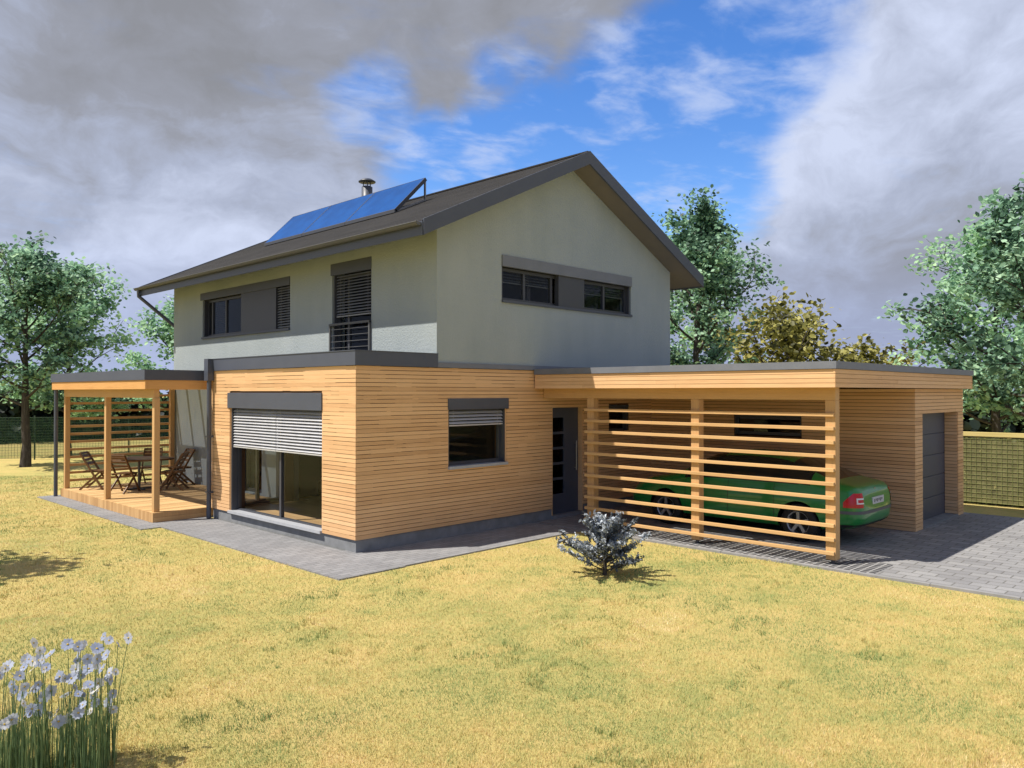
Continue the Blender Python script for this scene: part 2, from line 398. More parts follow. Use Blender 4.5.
def clad(mb, F, u0, u1, z0, z1, openings=(), seed=1, pitch=.0655, gap=.008, th=.016, d0=0., ragged=None):
    """horizontal boards, random lengths and tones, with real gaps"""
    rnd = random.Random(seed); n = max(1, round((z1 - z0) / pitch)); p = (z1 - z0) / n
    for k in range(n):
        a = z0 + k * p + gap / 2; b = z0 + (k + 1) * p - gap / 2; cz = (a + b) / 2
        segs = [(u0, u1)]
        for o in openings:
            if o[2] < cz < o[3]:
                ns = []
                for s0, s1 in segs:
                    if o[1] <= s0 or o[0] >= s1: ns.append((s0, s1)); continue
                    if o[0] > s0: ns.append((s0, o[0]))
                    if o[1] < s1: ns.append((o[1], s1))
                segs = ns
        for s0, s1 in segs:
            x = s0; tone = rnd.gauss(.5, .2)
            while x < s1 - .001:
                if ragged:      # shrunken boards: the joint opens and closes along its length
                    e = min(s1, x + rnd.uniform(.12, .75)); tight = rnd.random() < ragged(cz)
                    if s1 - e < .1: e = s1
                    mb.fbox(F, x, e, z0 + k * p + (.0004 if tight else gap / 2 + .001), z0 + (k + 1) * p - (.0004 if tight else gap / 2), d0, d0 + th, min(1, max(0, tone)))
                    x = e; continue
                e = min(s1, x + rnd.uniform(1.6, 4.2))
                if s1 - e < .5: e = s1
                j = rnd.uniform(-.0012, .0012)
                mb.fbox(F, x + (.0012 if x > s0 else 0), e - (.0012 if e < s1 else 0), a, b, d0 + j, d0 + th, min(1, max(0, rnd.gauss(.5, .22))))
                x = e
    return mb

def venetian(F, u0, u1, z0, z1, d, pitch=.055, w=.055, tilt=45, mat='blind', parent=None, cuts=(), jitter=0, seed=3, name='blind'):
    mb = MB(); n = max(2, round((z1 - z0) / pitch)); rnd = random.Random(seed); c, s_ = math.cos(R(tilt)) * w / 2, math.sin(R(tilt)) * w / 2
    xs = [u0, *cuts, u1]
    for i in range(len(xs) - 1):
        a, b = xs[i] + .006, xs[i + 1] - .006
        for k in range(n):
            z = z0 + (k + .5) * (z1 - z0) / n; t = .0025; v = rnd.random()
            # outer edge low, inner edge high
            q = [(d - c, z - s_), (d, z + .004), (d + c, z + s_)]
            for (da, za), (db, zb) in ((q[0], q[1]), (q[1], q[2])):
                vs = [F(u, zz, dd) for u in (a, b) for dd, zz in ((da, za - t / 2), (db, zb - t / 2), (db, zb + t / 2), (da, za + t / 2))]
                mb.add(vs, [(0, 1, 2, 3), (4, 7, 6, 5), (0, 4, 5, 1), (1, 5, 6, 2), (2, 6, 7, 3), (3, 7, 4, 0)], v)
        for x in (a + .12, b - .12):
            mb.fbox(F, x - .003, x + .003, z0, z1, d - .002, d + .002)
        mb.fbox(F, a, b, z0 - .03, z0 - .008, d - .02, d + .02)
    return mb.build(name, mat, parent, recalc=False)

def frame(mb, F, u0, u1, z0, z1, w, d0, d1, mull=(), wb=None):
    mb.fbox(F, u0, u1, z0, z0 + (wb or w), d0, d1); mb.fbox(F, u0, u1, z1 - w, z1, d0, d1)
    mb.fbox(F, u0, u0 + w, z0 + (wb or w), z1 - w, d0, d1); mb.fbox(F, u1 - w, u1, z0 + (wb or w), z1 - w, d0, d1)
    for x in mull: mb.fbox(F, x - w / 2, x + w / 2, z0 + (wb or w), z1 - w, d0 + .002, d1 - .002)
    return mb


# ------------------------------------------------------------------ ground
g = MB(); N = 60
ext = 600.
g.add([(-ext, -ext, -.02), (ext, -ext, -.02), (ext, ext, -.02), (-ext, ext, -.02)], [(0, 1, 2, 3)])
structure(g.build('lawn', 'lawn'))
# pavings are thin slabs that stand just proud of the lawn
p_ = MB(); p_.box(-1.12, -.0, -1.25, 5.17, -.1, .0); p_.box(0, 4.03, -1.22, .3, -.1, .0); p_.box(-1.48, -1.0, 4.6, 11.0, -.1, -.003); p_.box(-1.0, 1.64, 5.1, 11.0, -.1, -.006)
structure(p_.build('path', 'path'))
d_ = MB(); d_.box(4.10, 11.22, -40, 0.3, -.1, .0)
structure(d_.build('driveway', 'drive'))
M['cobble'] = pavers('dark_cobbles', .11, .11, (.055, .056, .062), (.075, .076, .082), (.33, .33, .33), 0, .014)
cb = MB(); cb.box(4.102, 4.95, -6.25, -1.22, -.05, .004)
structure(cb.build('cobble_strip', 'cobble'))
k_ = MB(); rk = random.Random(8)
y = -40.
while y < -1.22:
    e = min(y + 1.0, -1.22); k_.box(4.03, 4.10, y + .002, e - .002, -.12, .018 + rk.uniform(-.002, .002)); y = e
structure(k_.build('kerb', 'kerb', None, .006))

# ------------------------------------------------------------------ house
house = thing('house', (4, 5, 0), 'two storey house with pale rendered upper floor, dark gable roof and larch clad front box', 'house')
XL, XR, YB = 1.64, 8.81, 10.72
ZP, ZW, ZT = .195, 2.91, 3.14
BIGW = (.95, 4.18, .20, 2.48); KITW = (1.90, 3.33, 1.19, 2.38); DOOR = (4.62, 5.58, .06, 2.19); WC = (6.44, 7.17, 1.62, 2.22); TERW = (.36, 1.44, .21, 2.35)
Fl, Ff, Ft, Fg = FX(0.), FY(0.), FY(4.95, -1), FX(XL)
# backing walls and cladding of the ground floor
tb = MB()
wall(tb, FX(.017), .017, 4.933, ZP, ZT - .02, 0, .3, [BIGW])
wall(tb, FY(.017), .317, 8.03, ZP, ZT - .25, 0, .3, [KITW, DOOR, WC])
wall(tb, FY(4.933, -1), .317, XL, ZP, ZT - .02, 0, .3, [TERW])
bk = tb.build('timber_backing_wall', 'gap', house)
cl = MB()
clad(cl, Fl, 0, 4.95, ZP, ZW, [BIGW], 11, ragged=lambda z: .12 + .5 * max(0, min(1, (z - 1.2) / 1.4)))
clad(cl, Ff, .0165, 8.03, ZP, ZW, [KITW, DOOR, WC], 12, ragged=lambda z: .16)
clad(cl, Ft, .0165, XL, ZP, ZW, [TERW], 13)
# timber reveals
for F, (a, b, c, d) in ((Fl, BIGW), (Ff, KITW), (Ff, DOOR)):
    for u0, u1 in ((a - .0, a + .016), (b - .016, b)): cl.fbox(F, u0, u1, c, d, .017, .14, .5)
tw = cl.build('timber_wall', 'larch', house)
pl_ = MB(); pl_.box(.03, 4.62, .03, .3, -.2, ZP - .004); pl_.box(.03, .3, .3, 4.92, -.2, ZP - .004); pl_.box(4.62, 5.58, -.02, .3, -.2, .055); pl_.box(5.58, 8.1, .03, .3, -.2, ZP - .004); pl_.box(.3, XL, 4.6, 4.92, -.2, ZP - .004)
pl_.build('plinth', 'concrete', house)
# parapet of the flat roof
pp = MB()
pp.box(-.035, .0 + .02, -.035, 4.985, ZW + .004, ZT); pp.box(.02, XL + .0, -.035, .02, ZW + .004, ZT); pp.box(.02, XL, 4.93, 4.985, ZW + .004, ZT)
pp.box(-.045, .30, -.045, 4.995, ZT, ZT + .012); pp.box(.30, XL, -.045, .26, ZT, ZT + .012); pp.box(.3, XL, 4.7, 4.995, ZT, ZT + .012)
pp.build('parapet', 'anth', house)
fr_ = MB(); fr_.box(.26, XL, .2, 4.75, 2.86, 3.0); fr_.build('flat_roof', 'anth_d', house)
fs_ = MB(); fs_.box(XL - .002, 8.12, -.03, .02, ZW + .004, 3.0); fs_.build('flashing', 'flash', house)
# upper floor
ZE = 5.02
FRW = (1.88, 3.2, 3.12, 5.03); LW = (4.80, 9.0, 3.84, 4.96); GW = (3.2, 7.25, 4.17, 5.01)
t_roof = math.tan(R(25.4)); RX = 5.16; ZRIDGE = 7.24
def zroof(x): return ZRIDGE - abs(x - RX) * t_roof
up = MB()
wall(up, Fg, .3, YB - .3, 2.92, 5.34, 0, .3, [FRW, LW])
wall(up, FX(XR, -1), .3, YB - .3, 0, 5.3, 0, .3)
wall(up, Ff, XL, XR, 2.95, ZE, 0.0, .3, [GW])
for F in (Ff, FY(YB, -1)):     # gables under the roof
    q = [(XL, ZE), (XR, ZE), (XR, zroof(XR) - .2), (RX, ZRIDGE - .2), (XL, zroof(XL) - .2)]
    up.add([F(u, z, d) for d in (0, .3) for u, z in q], [(0, 1, 2, 3, 4), (9, 8, 7, 6, 5)] + [(i, (i + 1) % 5, (i + 1) % 5 + 5, i + 5) for i in range(5)])
wall(up, FY(YB, -1), XL, XR, 0, ZE, 0, .3)
wall(up, FX(XL + .0), 4.935, YB - .3, -.1, 2.92, 0, .3, [(6.0, 6.9, .21, 2.3)])
up.build('plaster_wall', 'plaster', house)
# indoors
fl = MB()
x = .31
rf = random.Random(4)
while x < 8.4: fl.box(x, x + .138, .3, YB - .3 if x > XL + .3 else 4.62, .12, .2, rf.random()); x += .14
fl.build('indoor_floor', 'floor', house)
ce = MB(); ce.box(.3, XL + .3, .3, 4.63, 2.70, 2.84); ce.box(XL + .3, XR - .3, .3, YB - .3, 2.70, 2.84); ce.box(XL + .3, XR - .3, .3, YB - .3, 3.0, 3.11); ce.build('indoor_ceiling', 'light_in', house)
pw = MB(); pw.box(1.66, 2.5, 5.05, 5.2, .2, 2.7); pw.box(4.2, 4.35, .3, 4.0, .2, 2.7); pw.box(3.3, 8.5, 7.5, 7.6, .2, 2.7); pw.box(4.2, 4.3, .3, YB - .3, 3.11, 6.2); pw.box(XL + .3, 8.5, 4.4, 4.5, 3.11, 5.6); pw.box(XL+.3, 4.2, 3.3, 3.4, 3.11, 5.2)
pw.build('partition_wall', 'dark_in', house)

# windows --------------------------------------------------------
def window(F, u0, u1, z0, z1, head, rec=.13, mull=(), parent=house, sill=True, label=None, panels=(), fw=.06, tint='glass', headw=None, headd=(-.022, .05), frame_top=None, wb=None, boxmat='anth'):
    zt = frame_top or (z1 - head)
    mb = frame(MB(), F, u0, u1, z0 + .02, zt, fw, rec, rec + .07, mull, wb)
    for (a, b) in panels: mb.fbox(F, a, b, z0 + .02, zt, .015, rec)
    for a, b in ((u0, u0 + .03), (u1 - .03, u1)): mb.fbox(F, a, b, z0 + .02, zt, .03, rec - .001)
    wn = mb.build('window', 'anth_d', parent)
    if label: wn['label'] = label
    gm = MB(); gm.add([F(u, z, rec + .03) for u, z in ((u0 + fw * .6, z0 + .02), (u1 - fw * .6, z0 + .02), (u1 - fw * .6, zt - .03), (u0 + fw * .6, zt - .03))], [(0, 1, 2, 3)]); gm.build('glass', tint, wn)
    hw = headw or (u0, u1)
    hb = MB(); hb.fbox(F, hw[0], hw[1], z1 - head, z1 + .01, *headd); hb.build('blind_box', boxmat, wn, .004)
    if sill:
        sm = MB(); sm.fbox(F, u0 - .02, u1 + .02, z0 - .03, z0 + .018, -.04, rec); sm.build('sill', sill if isinstance(sill, str) else 'sill', wn)
    return wn
w1 = window(Fl, .966, 4.164, .215, 2.47, .28, .14, (2.53,), label='tall sliding glass window with its blind half lowered', wb=.025, headw=(.94, 4.24))
venetian(Fl, 1.0, 4.13, 1.47, 2.17, .07, .0545, .062, 42, 'blind', w1, (2.53,))
w2 = window(Ff, 1.916, 3.314, 1.19, 2.375, .185, .13, (), headw=(1.89, 3.37), label='square window with a short lowered blind')
venetian(Ff, 1.95, 3.28, 1.93, 2.17, .07, .055, .06, 42, 'blind', w2)
w3 = window(FX(XL), 4.82, 8.98, 3.84, 4.95, .17, .12, (8.72, 8.0, 7.2, 5.4), headw=(4.81, 9.12), panels=((5.42, 7.02),), label='wide upstairs window with a grey panel in the middle', headd=(-.012, .05), sill='anth')
venetian(FX(XL), 4.86, 5.40, 3.88, 4.78, .06, .055, .055, 40, 'blind_d', w3)
venetian(FX(XL), 8.02, 8.66, 3.9, 4.78, .19, .055, .05, 30, 'blind_k', w3)
w4 = window(FX(XL), 1.9, 3.18, 3.12, 5.02, .22, .12, (2.8,), headw=(1.88, 3.24), label='tall french window upstairs behind a steel guard rail', headd=(-.012, .05), sill=False)
venetian(FX(XL), 1.96, 3.12, 4.0, 4.8, .07, .056, .055, 35, 'blind_d', w4)
rl = MB()
for yy in (1.9, 3.22): rl.fbox(FX(XL), yy - .02, yy + .02, 3.1, 3.83, -.045, -.005)
rl.fbox(FX(XL), 1.88, 3.24, 3.80, 3.84, -.05, -.002)
for k in range(5): rl.tube([(XL - .025, 1.9, 3.24 + k * .12), (XL - .025, 3.22, 3.24 + k * .12)], .006, 6)
rl.build('guard_rail', 'zinc', house)
w5 = window(Ff, 3.22, 7.23, 4.18, 5.02, .2, .12, (3.93, 6.42, 4.72, 5.72), headw=(3.2, 7.25), panels=((4.82, 5.63),), label='long strip window in the gable with a grey middle panel', headd=(-.03, .05), sill='anth', boxmat='flash')
venetian(Ff, 3.3, 4.7, 4.58, 4.80, .19, .05, .05, 40, 'blind_k', w5, (3.93,))
venetian(Ff, 5.75, 7.15, 4.58, 4.80, .19, .05, .05, 40, 'blind_k', w5, (6.42,))
w6 = window(Ff, 6.45, 7.16, 1.62, 2.2, .03, .1, (), label='small dark window under the carport roof', sill=False, tint='glass_dark', headd=(.0, .05))
w7 = window(Ft, .38, 1.42, .21, 2.33, .1, .13, (.9,), label='glazed terrace door in the end of the timber box')
w8 = window(FX(XL), 6.02, 6.88, .21, 2.28, .05, .1, (), label='glazed door from the house to the terrace', sill=False, headd=(0, .05))
# front door
fd = MB(); Fd = FY(.14)
fd.fbox(Fd, 4.636, 4.72, .06, 2.18, -.01, .06); fd.fbox(Fd, 5.12, 5.565, .06, 2.18, -.01, .06); fd.fbox(Fd, 4.72, 5.12, .06, .45, -.008, .06); fd.fbox(Fd, 4.72, 5.12, 1.98, 2.18, -.008, .06)
for k in range(1, 5): fd.fbox(Fd, 4.72, 5.12, .45 + k * .306 - .025, .45 + k * .306 + .025, -.006, .05)
door = fd.build('front_door', 'anth', house)
gp = MB(); gp.add([Fd(u, z, .02) for u, z in ((4.72, .45), (5.12, .45), (5.12, 1.98), (4.72, 1.98))], [(0, 1, 2, 3)]); gp.build('door_glass', 'glass_dark', door)
hd = MB(); hd.tube([(5.44, .07, .9), (5.44, .07, 1.5)], .012, 8); hd.tube([(5.44, .07, .95), (5.44, .13, .95)], .008, 6); hd.tube([(5.44, .07, 1.45), (5.44, .13, 1.45)], .008, 6); hd.build('handle', 'steel', door)
# drain on the box corner and its hopper
dp = MB(); dp.tube([(-.075, 4.90, .01), (-.075, 4.90, 2.78)], .045, 12)
dp.box(-.14, -.02, 4.82, 4.99, 2.72, 3.15)
for z in (.5, 1.6): dp.box(-.125, 0, 4.85, 4.95, z, z + .03)
dp.build('downpipe', 'anth', house)

# pitched roof ----------------------------------------------------
EX0, EX1, VY0, VY1 = .93, 9.45, -.5, YB + .5
rb = MB()
zt0, zt1 = zroof(EX0), zroof(EX1); th = .2
# soffit body (one prism)
prof = [(EX0, zt0 - .025), (RX, ZRIDGE - .025), (EX1, zt1 - .025), (EX1, zt1 - th), (RX, ZRIDGE - th), (EX0, zt0 - th)]
n6 = len(prof)
rb.add([(x, yv, z) for yv in (VY0 + .02, VY1 - .02) for x, z in prof], [(0, 1, 4, 5), (1, 2, 3, 4), (11, 10, 7, 6), (10, 9, 8, 7)] + [(i, (i + 1) % n6, (i + 1) % n6 + n6, i + n6) for i in range(n6)])
roof = rb.build('roof', plain('soffit_boards', (.19, .165, .135), .75, 0, .1, 3), house)
tl = MB(); rt = random.Random(5); rows = 26
for sgn, xe in ((-1, EX0), (1, EX1)):
    run = abs(RX - xe)
    for k in range(rows):
        a, b = k / rows, (k + 1) / rows + .012
        xa, xb = xe - sgn * run * a, xe - sgn * run * min(b, 1.0)
        yv = VY0
        while yv < VY1 - .01:
            e = min(VY1, yv + .9)
            q = [(xa, yv, zroof(xa) + .013), (xa, e, zroof(xa) + .013), (xb, e, zroof(xb) + .002), (xb, yv, zroof(xb) + .002)]
            q2 = [(x, y2, z - .02) for x, y2, z in q]
            tl.add(q + q2, [(0, 1, 2, 3), (0, 4, 5, 1), (0, 3, 7, 4), (1, 5, 6, 2)], rt.random()); yv = e
tl.bar((RX, VY0, ZRIDGE + .008), (RX, VY1, ZRIDGE + .008), .12, .03)
tl.build('roof_tiles', 'tile', roof, recalc=False)
vb = MB()
for yv in (VY0, VY1):
    y0_, y1_ = (yv - .02, yv + .018) if yv < 0 else (yv - .018, yv + .02)
    for xe in (EX0, EX1):
        q = [(xe, zroof(xe) + .03), (RX, ZRIDGE + .03), (RX, ZRIDGE - th - .03), (xe, zroof(xe) - th - .03)]
        vb.add([(x, yy, z) for yy in (y0_, y1_) for x, z in q], [(0, 1, 2, 3), (7, 6, 5, 4)] + [(i, (i + 1) % 4, (i + 1) % 4 + 4, i + 4) for i in range(4)])
vb.box(EX0 - .02, EX0 + .0, VY0, VY1, zt0 - th - .03, zt0 - .005); vb.box(EX1, EX1 + .02, VY0, VY1, zt1 - th - .03, zt1 - .005)
vb.build('fascia', 'anth', roof)
gu = MB()
gx, gz = EX0 - .068, zt0 - .03
pts = [(gx + .053 * math.cos(t), gz + .053 * math.sin(t)) for t in np.linspace(math.pi, 2 * math.pi, 9)]
pts2 = [(gx + .047 * math.cos(t), gz + .047 * math.sin(t)) for t in np.linspace(2 * math.pi, math.pi, 9)]
ring = pts + pts2; nr = len(ring)
gu.add([(x, yv, z) for yv in (VY0 + .02, VY1 + .05) for x, z in ring], [(i, (i + 1) % nr, (i + 1) % nr + nr, i + nr) for i in range(nr)] + [tuple(range(9)), tuple(range(nr + 8, nr - 1, -1))])
gu.tube([(gx - .054, VY0 + .02, gz + .004), (gx - .054, VY1 + .05, gz + .004)], .009, 8)
gu.build('gutter', 'zinc', roof)
dg = MB(); dg.tube([(gx, YB + .36, gz - .05), (gx, YB + .36, gz - .2), (XL + .10, YB + .07, gz - 1.0), (XL + .12, YB + .06, gz - 1.12), (XL + .12, YB + .06, .0)], .045, 10); dg.build('gutter_downpipe', 'anth', roof)
ch = MB(); CX, CY = 4.5, 6.06; zc = zroof(CX)
ch.revolve((CX, CY, 0), [(.17, zc - .12), (.14, zc + .05), (.135, zc + .1), (.135, 7.62), (0, 7.62)], 20)
ch.revolve((CX, CY, 0), [(.10, 7.6), (.10, 7.64), (.0, 7.64)], 16)
for k in range(3): ch.tube([(CX + .1 * math.cos(k * 2.1), CY + .1 * math.sin(k * 2.1), 7.6), (CX + .1 * math.cos(k * 2.1), CY + .1 * math.sin(k * 2.1), 7.78)], .012, 6)
ch.revolve((CX, CY, 0), [(0, 7.74), (.21, 7.74), (.215, 7.76), (.12, 7.82), (0, 7.84)], 22)
ch.build('chimney', 'anth', roof)

# solar panels ----------------------------------------------------
PX0, PX1 = 3.10, 3.93; pz0 = zroof(PX0) + .09; pz1 = pz0 + .83
Y0p, Y1p = 3.08, 8.62; wv = (Y1p - Y0p) / 3
labs = ['blue solar panel nearest the gable, with its front prop standing free on the roof', 'blue solar panel in the middle of the row, in front of the chimney', 'blue solar panel at the far end of the row, away from the gable']
for i in range(3):
    a, b = Y0p + i * wv + .005, Y0p + (i + 1) * wv - .005
    t = thing('solar_panel', (PX0, (a + b) / 2, zroof(PX0)), labs[i], 'solar panel', 'solar panels in a row on the roof')
    dn = Vector((-.707, 0, .707)); up_ = Vector((.707, 0, .707)); L = (Vector((PX1, 0, pz1)) - Vector((PX0, 0, pz0))).length
    def P(s, yv, o): v = Vector((PX0, yv, pz0)) + up_ * s + dn * o; return (v.x, v.y, v.z)
    fm = MB(); F_ = lambda u, z, d: P(z, u, -d)
    frame(fm, F_, a, b, 0, L, .016, -.006, .07)
    fm.fbox(F_, a + .02, b - .02, .02, L - .02, .05, .062)
    f_o = fm.build('frame', 'anth_d', t)
    gm = MB(); gm.fbox(F_, a + .0165, b - .0165, .0165, L - .0165, -.004, .02); gm.build('solar_glass', 'solar', t)
    for yv in ((a + .05,) if i < 2 else (a + .05, b - .05)):
        sm = MB(); tp = P(L - .03, yv, -.07); sm.bar((tp[0], yv, zroof(tp[0]) + .01), (tp[0], yv, tp[2]), .035, .035)
        sm.bar((PX0 + .02, yv, zroof(PX0) + .05), (PX1 + .02, yv, zroof(PX1) + .05), .04, .04); sm.build('prop', 'steel', t)
    bl_ = MB(); bl_.box(PX0 - .01, PX0 + .06, a, b, zroof(PX0) + .023, zroof(PX0) + .09); bl_.build('rail', 'anth_d', t)

# ------------------------------------------------------------------ garage
gar = thing('garage', (9.6, -3, 0), 'larch clad garage with dark grey sectional door, right of the parked green car', 'garage')
GX0, GX1, GY = 8.03, 11.02, -5.60
GD = (8.44, 10.66, -.01, 2.10); GWIN = (-3.52, -2.06, 1.60, 2.03)
gb = MB(); wall(gb, FY(GY + .017), GX0 + .017, GX1 - .017, 0.0, 2.56, 0, .28, [GD]); wall(gb, FX(GX0 + .017), GY + .30, .0, 0, 2.56, 0, .2, [GWIN]); wall(gb, FX(GX1 - .017, -1), GY + .30, 3.0, 0, 2.56, 0, .2); wall(gb, FY(3.0, -1), GX0, GX1 - .2, 0, 2.56, 0, .2)
gb.build('timber_backing_wall', 'gap', gar)
gc = MB(); clad(gc, FY(GY), GX0 + .001, GX1, .0, 2.555, [GD], 21); clad(gc, FX(GX0), GY, -.0, .0, 2.555, [GWIN], 22); clad(gc, FX(GX1, -1), GY + .017, 3.0, .0, 2.555, [], 23)
clad(gc, FX(GD[0] + .018, -1), GY + .018, GY + .245, .032, 2.09, [], 24); clad(gc, FX(GD[1] - .018), GY + .018, GY + .245, .032, 2.09, [], 25)
gc.build('timber_wall', 'larch', gar)
gd = MB()
for k in range(5): gd.box(GD[0], GD[1], GY + .25, GY + .29, .032 + k * .412, .032 + k * .412 + .40)
gd.box(GD[0], GD[1], GY + .268, GY + .29, .032, 2.10)
gdo = gd.build('garage_door', plain('garage_door_panel', (.082, .088, .115), .5, 0, .08, 2), gar, .008)
wg = window(FX(GX0), GWIN[0] + .01, GWIN[1] - .01, GWIN[2], GWIN[3], .03, .08, (), parent=gar, sill=False, tint='glass_dark', headd=(0, .05))
th_ = MB(); th_.box(GD[0], GD[1], GY - .0, GY + .30, -.05, .03); th_.build('threshold', 'concrete', gar)

# ------------------------------------------------------------------ carport
cp = thing('carport', (4.5, -3, 0), 'flat roofed larch carport with a screen of horizontal slats, sheltering a green car', 'carport')
CX0, CX1, CY0 = 4.06, 11.0, -5.78; ZB, ZF, ZM = 2.56, 2.825, 2.935
cr = MB(); cr.box(CX0 + .03, CX1 - .03, CY0 + .03, -.02, ZB + .02, ZM - .03); cr.box(8.15, CX1 - .03, -.02, 3.0, ZB + .02, ZM - .03)
croof = cr.build('roof', 'larch_y', cp)
cf = MB(); clad(cf, FX(CX0 + .005), CY0, -.036, ZB, ZF, [], 31, .066, .006, .024); clad(cf, FY(CY0 + .005), CX0, CX1, ZB, ZF, [], 32, .066, .006, .024); clad(cf, FX(CX1 - .005, -1), CY0, 3.0, ZB, ZF, [], 33, .066, .006, .024)
cf.build('fascia', 'larch', croof)
ck = MB()
ck.box(CX0 - .02, CX0 + .1, CY0 - .02, -.036, ZF + .003, ZM); ck.box(CX0 + .1, CX1 + .02, CY0 - .02, CY0 + .1, ZF + .003, ZM); ck.box(CX1 - .1, CX1 + .02, CY0 + .1, 3.02, ZF + .003, ZM)
ck.box(CX0 + .1, CX1 - .1, CY0 + .1, -.036, ZM - .04, ZM - .01)
ck.build('flashing', 'flash', croof)
PXa, PXb = 4.33, 4.48
b_ = MB(); b_.box(PXa, PXb, -5.67, -.02, 2.38, ZB + .01); b_.build('beam', 'larch_y', cp, .006)
for (a, b) in ((-5.67, -5.52), (-3.44, -3.29), (-1.25, -1.10)):
    pm = MB(); pm.box(PXa, PXb, a, b, .07, 2.379); po = pm.build('post', 'larch_z', cp, .006)
    fm = MB(); fm.tube([(PXa + .075, (a + b) / 2, -.02), (PXa + .075, (a + b) / 2, .08)], .028, 10); fm.box(PXa + .02, PXb - .02, a + .02, b - .02, .0, .012); fm.build('post_foot', 'anth_d', po)
for k in range(11):
    sm = MB(); z = .168 + .2 * k; jx = random.Random(k).uniform(-.003, .003)
    sm.box(PXa - .048 + jx, PXa - .001, -5.66 + jx, -1.07 + jx * 2, z - .026, z + .026, random.Random(k + 50).uniform(.35, .8)); sm.build('slat', 'larch_y', cp, .004)

# ------------------------------------------------------------------ terrace
te = thing('terrace_pergola', (0, 8, 0), 'larch pergola with raised deck and slatted end screen, left of the house', 'pergola')
DX0, DX1, DY0, DY1, DZ = -1.05, 1.62, 5.16, 10.72, .185
dm = MB(); rd = random.Random(9); yv = DY0 + .02
while yv < DY1 - .02:
    e = min(yv + .118, DY1 - .02); dm.box(DX0 + .022, DX1, yv + .003, e - .003, DZ - .028, DZ + rd.uniform(-.001, .001), rd.random()); yv = e
dm.box(DX0 + .03, DX1, DY0 + .03, DY1 - .03, .02, DZ - .04, 0.2)
deck = dm.build('deck', 'deck', te)
sk = MB(); yv = DY0
while yv < DY1 - .01:
    e = min(yv + .10, DY1); sk.box(DX0, DX0 + .02, yv + .003, e - .003, .0, DZ - .002, rd.random()); yv = e
for k in range(2): sk.box(DX0 + .021, DX1, DY0 - .004, DY0 + .018, .0 + k * .093, .09 + k * .093, rd.random())
sk.build('deck_skirt', 'larch_z', deck)
TX0, TX1, TY0, TY1 = -1.2, 1.63, 5.17, 10.9; TZ0, TZ1, TZ2 = 2.55, 2.725, 2.925
tf = MB()
tf.box(TX0, TX0 + .05, TY0, TY1, TZ0, TZ1); tf.box(TX0 + .05, TX1, TY0, TY0 + .05, TZ0, TZ1); tf.box(TX0 + .05, TX1, TY1 - .05, TY1, TZ0, TZ1)
tfo = tf.build('roof_edge_board', 'fascia_orange', te, .003)
tk = MB(); tk.box(TX0 - .02, TX0 + .06, TY0 - .02, TY1 + .02, TZ1 + .002, TZ2); tk.box(TX0 + .06, TX1, TY0 - .02, TY0 + .06, TZ1 + .002, TZ2); tk.box(TX0 + .06, TX1, TY1 - .06, TY1 + .02, TZ1 + .002, TZ2); tk.build('flashing', 'anth', te)
tg = MB(); tg.add([(TX0 + .06, TY0 + .06, TZ1 + .03), (TX1, TY0 + .06, TZ1 + .03), (TX1, TY1 - .06, TZ1 + .03), (TX0 + .06, TY1 - .06, TZ1 + .03)], [(0, 1, 2, 3)]); tg.build('roof_sheet', 'roofglass', te)
tr = MB()
for k in range(8): yy = TY0 + .45 + k * .72; tr.box(TX0 + .051, TX1, yy - .03, yy + .03, TZ0 + .02, TZ1 - .005)
for xx in (-.2, .75): tr.box(xx - .05, xx + .05, TY0 + .051, TY1 - .051, TZ0 + .0, TZ0 + .1)
tr.build('rafters', 'larch_x', te)
tb_ = MB(); tb_.box(-1.0, -.89, TY0 + .1, 10.68, 2.38, TZ0 + .006); tb_.build('beam', 'larch_y', te, .005)
for (xa, ya) in ((-1.0, 5.24), (-1.0, 7.84), (-1.0, 10.57), (1.50, 10.57)):
    pm = MB(); pm.box(xa, xa + .11, ya, ya + .11, DZ, 2.379 if xa < 0 else TZ0 + .01); pm.build('post', 'larch_z', te, .005)
for k in range(12):
    sm = MB(); z = .36 + .186 * k; sm.box(-.96, 1.55, 10.685, 10.715, z - .03, z + .03, rd.uniform(.2, .7)); sm.build('slat', 'larch_x', te, .003)
dq = MB(); dq.tube([(-1.14, 10.78, 0), (-1.14, 10.78, 2.56)], .045, 12); dq.build('downpipe', 'anth', te)

# dining set -------------------------------------------------------
tt = thing('dining_table', (.2, 9.2, DZ), 'oval dark wooden garden table on a grey metal column, under the pergola', 'table')
tm = MB(); ang = np.linspace(0, 2 * math.pi, 40, endpoint=False); rnd = random.Random(2)
vs = []
for zz, k in ((.70, .985), (.705, 1.0), (.735, 1.0), (.74, .99)):
    for a in ang:
        x, y = .80 * k * math.cos(a), .56 * k * math.sin(a); c_, s_ = math.cos(R(-45)), math.sin(R(-45))
        vs.append((.2 + x * c_ - y * s_, 9.2 + x * s_ + y * c_, DZ + zz))
n = 40; tm.add(vs, [(i * n + k, i * n + (k + 1) % n, (i + 1) * n + (k + 1) % n, (i + 1) * n + k) for i in range(3) for k in range(n)] + [tuple(range(n - 1, -1, -1)), tuple(range(3 * n, 4 * n))])
tm.build('table_top', 'furniture', tt)
tm = MB(); tm.tube([(.2, 9.2, DZ + .02), (.2, 9.2, DZ + .7)], .032, 12); tm.build('column', 'zinc', tt)
tm = MB()
for a in (0, 1): dx, dy = math.cos(a * math.pi / 2) * .32, math.sin(a * math.pi / 2) * .32; tm.bar((.2 - dx, 9.2 - dy, DZ + .02 + a * .002), (.2 + dx, 9.2 + dy, DZ + .02 + a * .002), .06, .03)
tm.build('foot', 'zinc', tt)

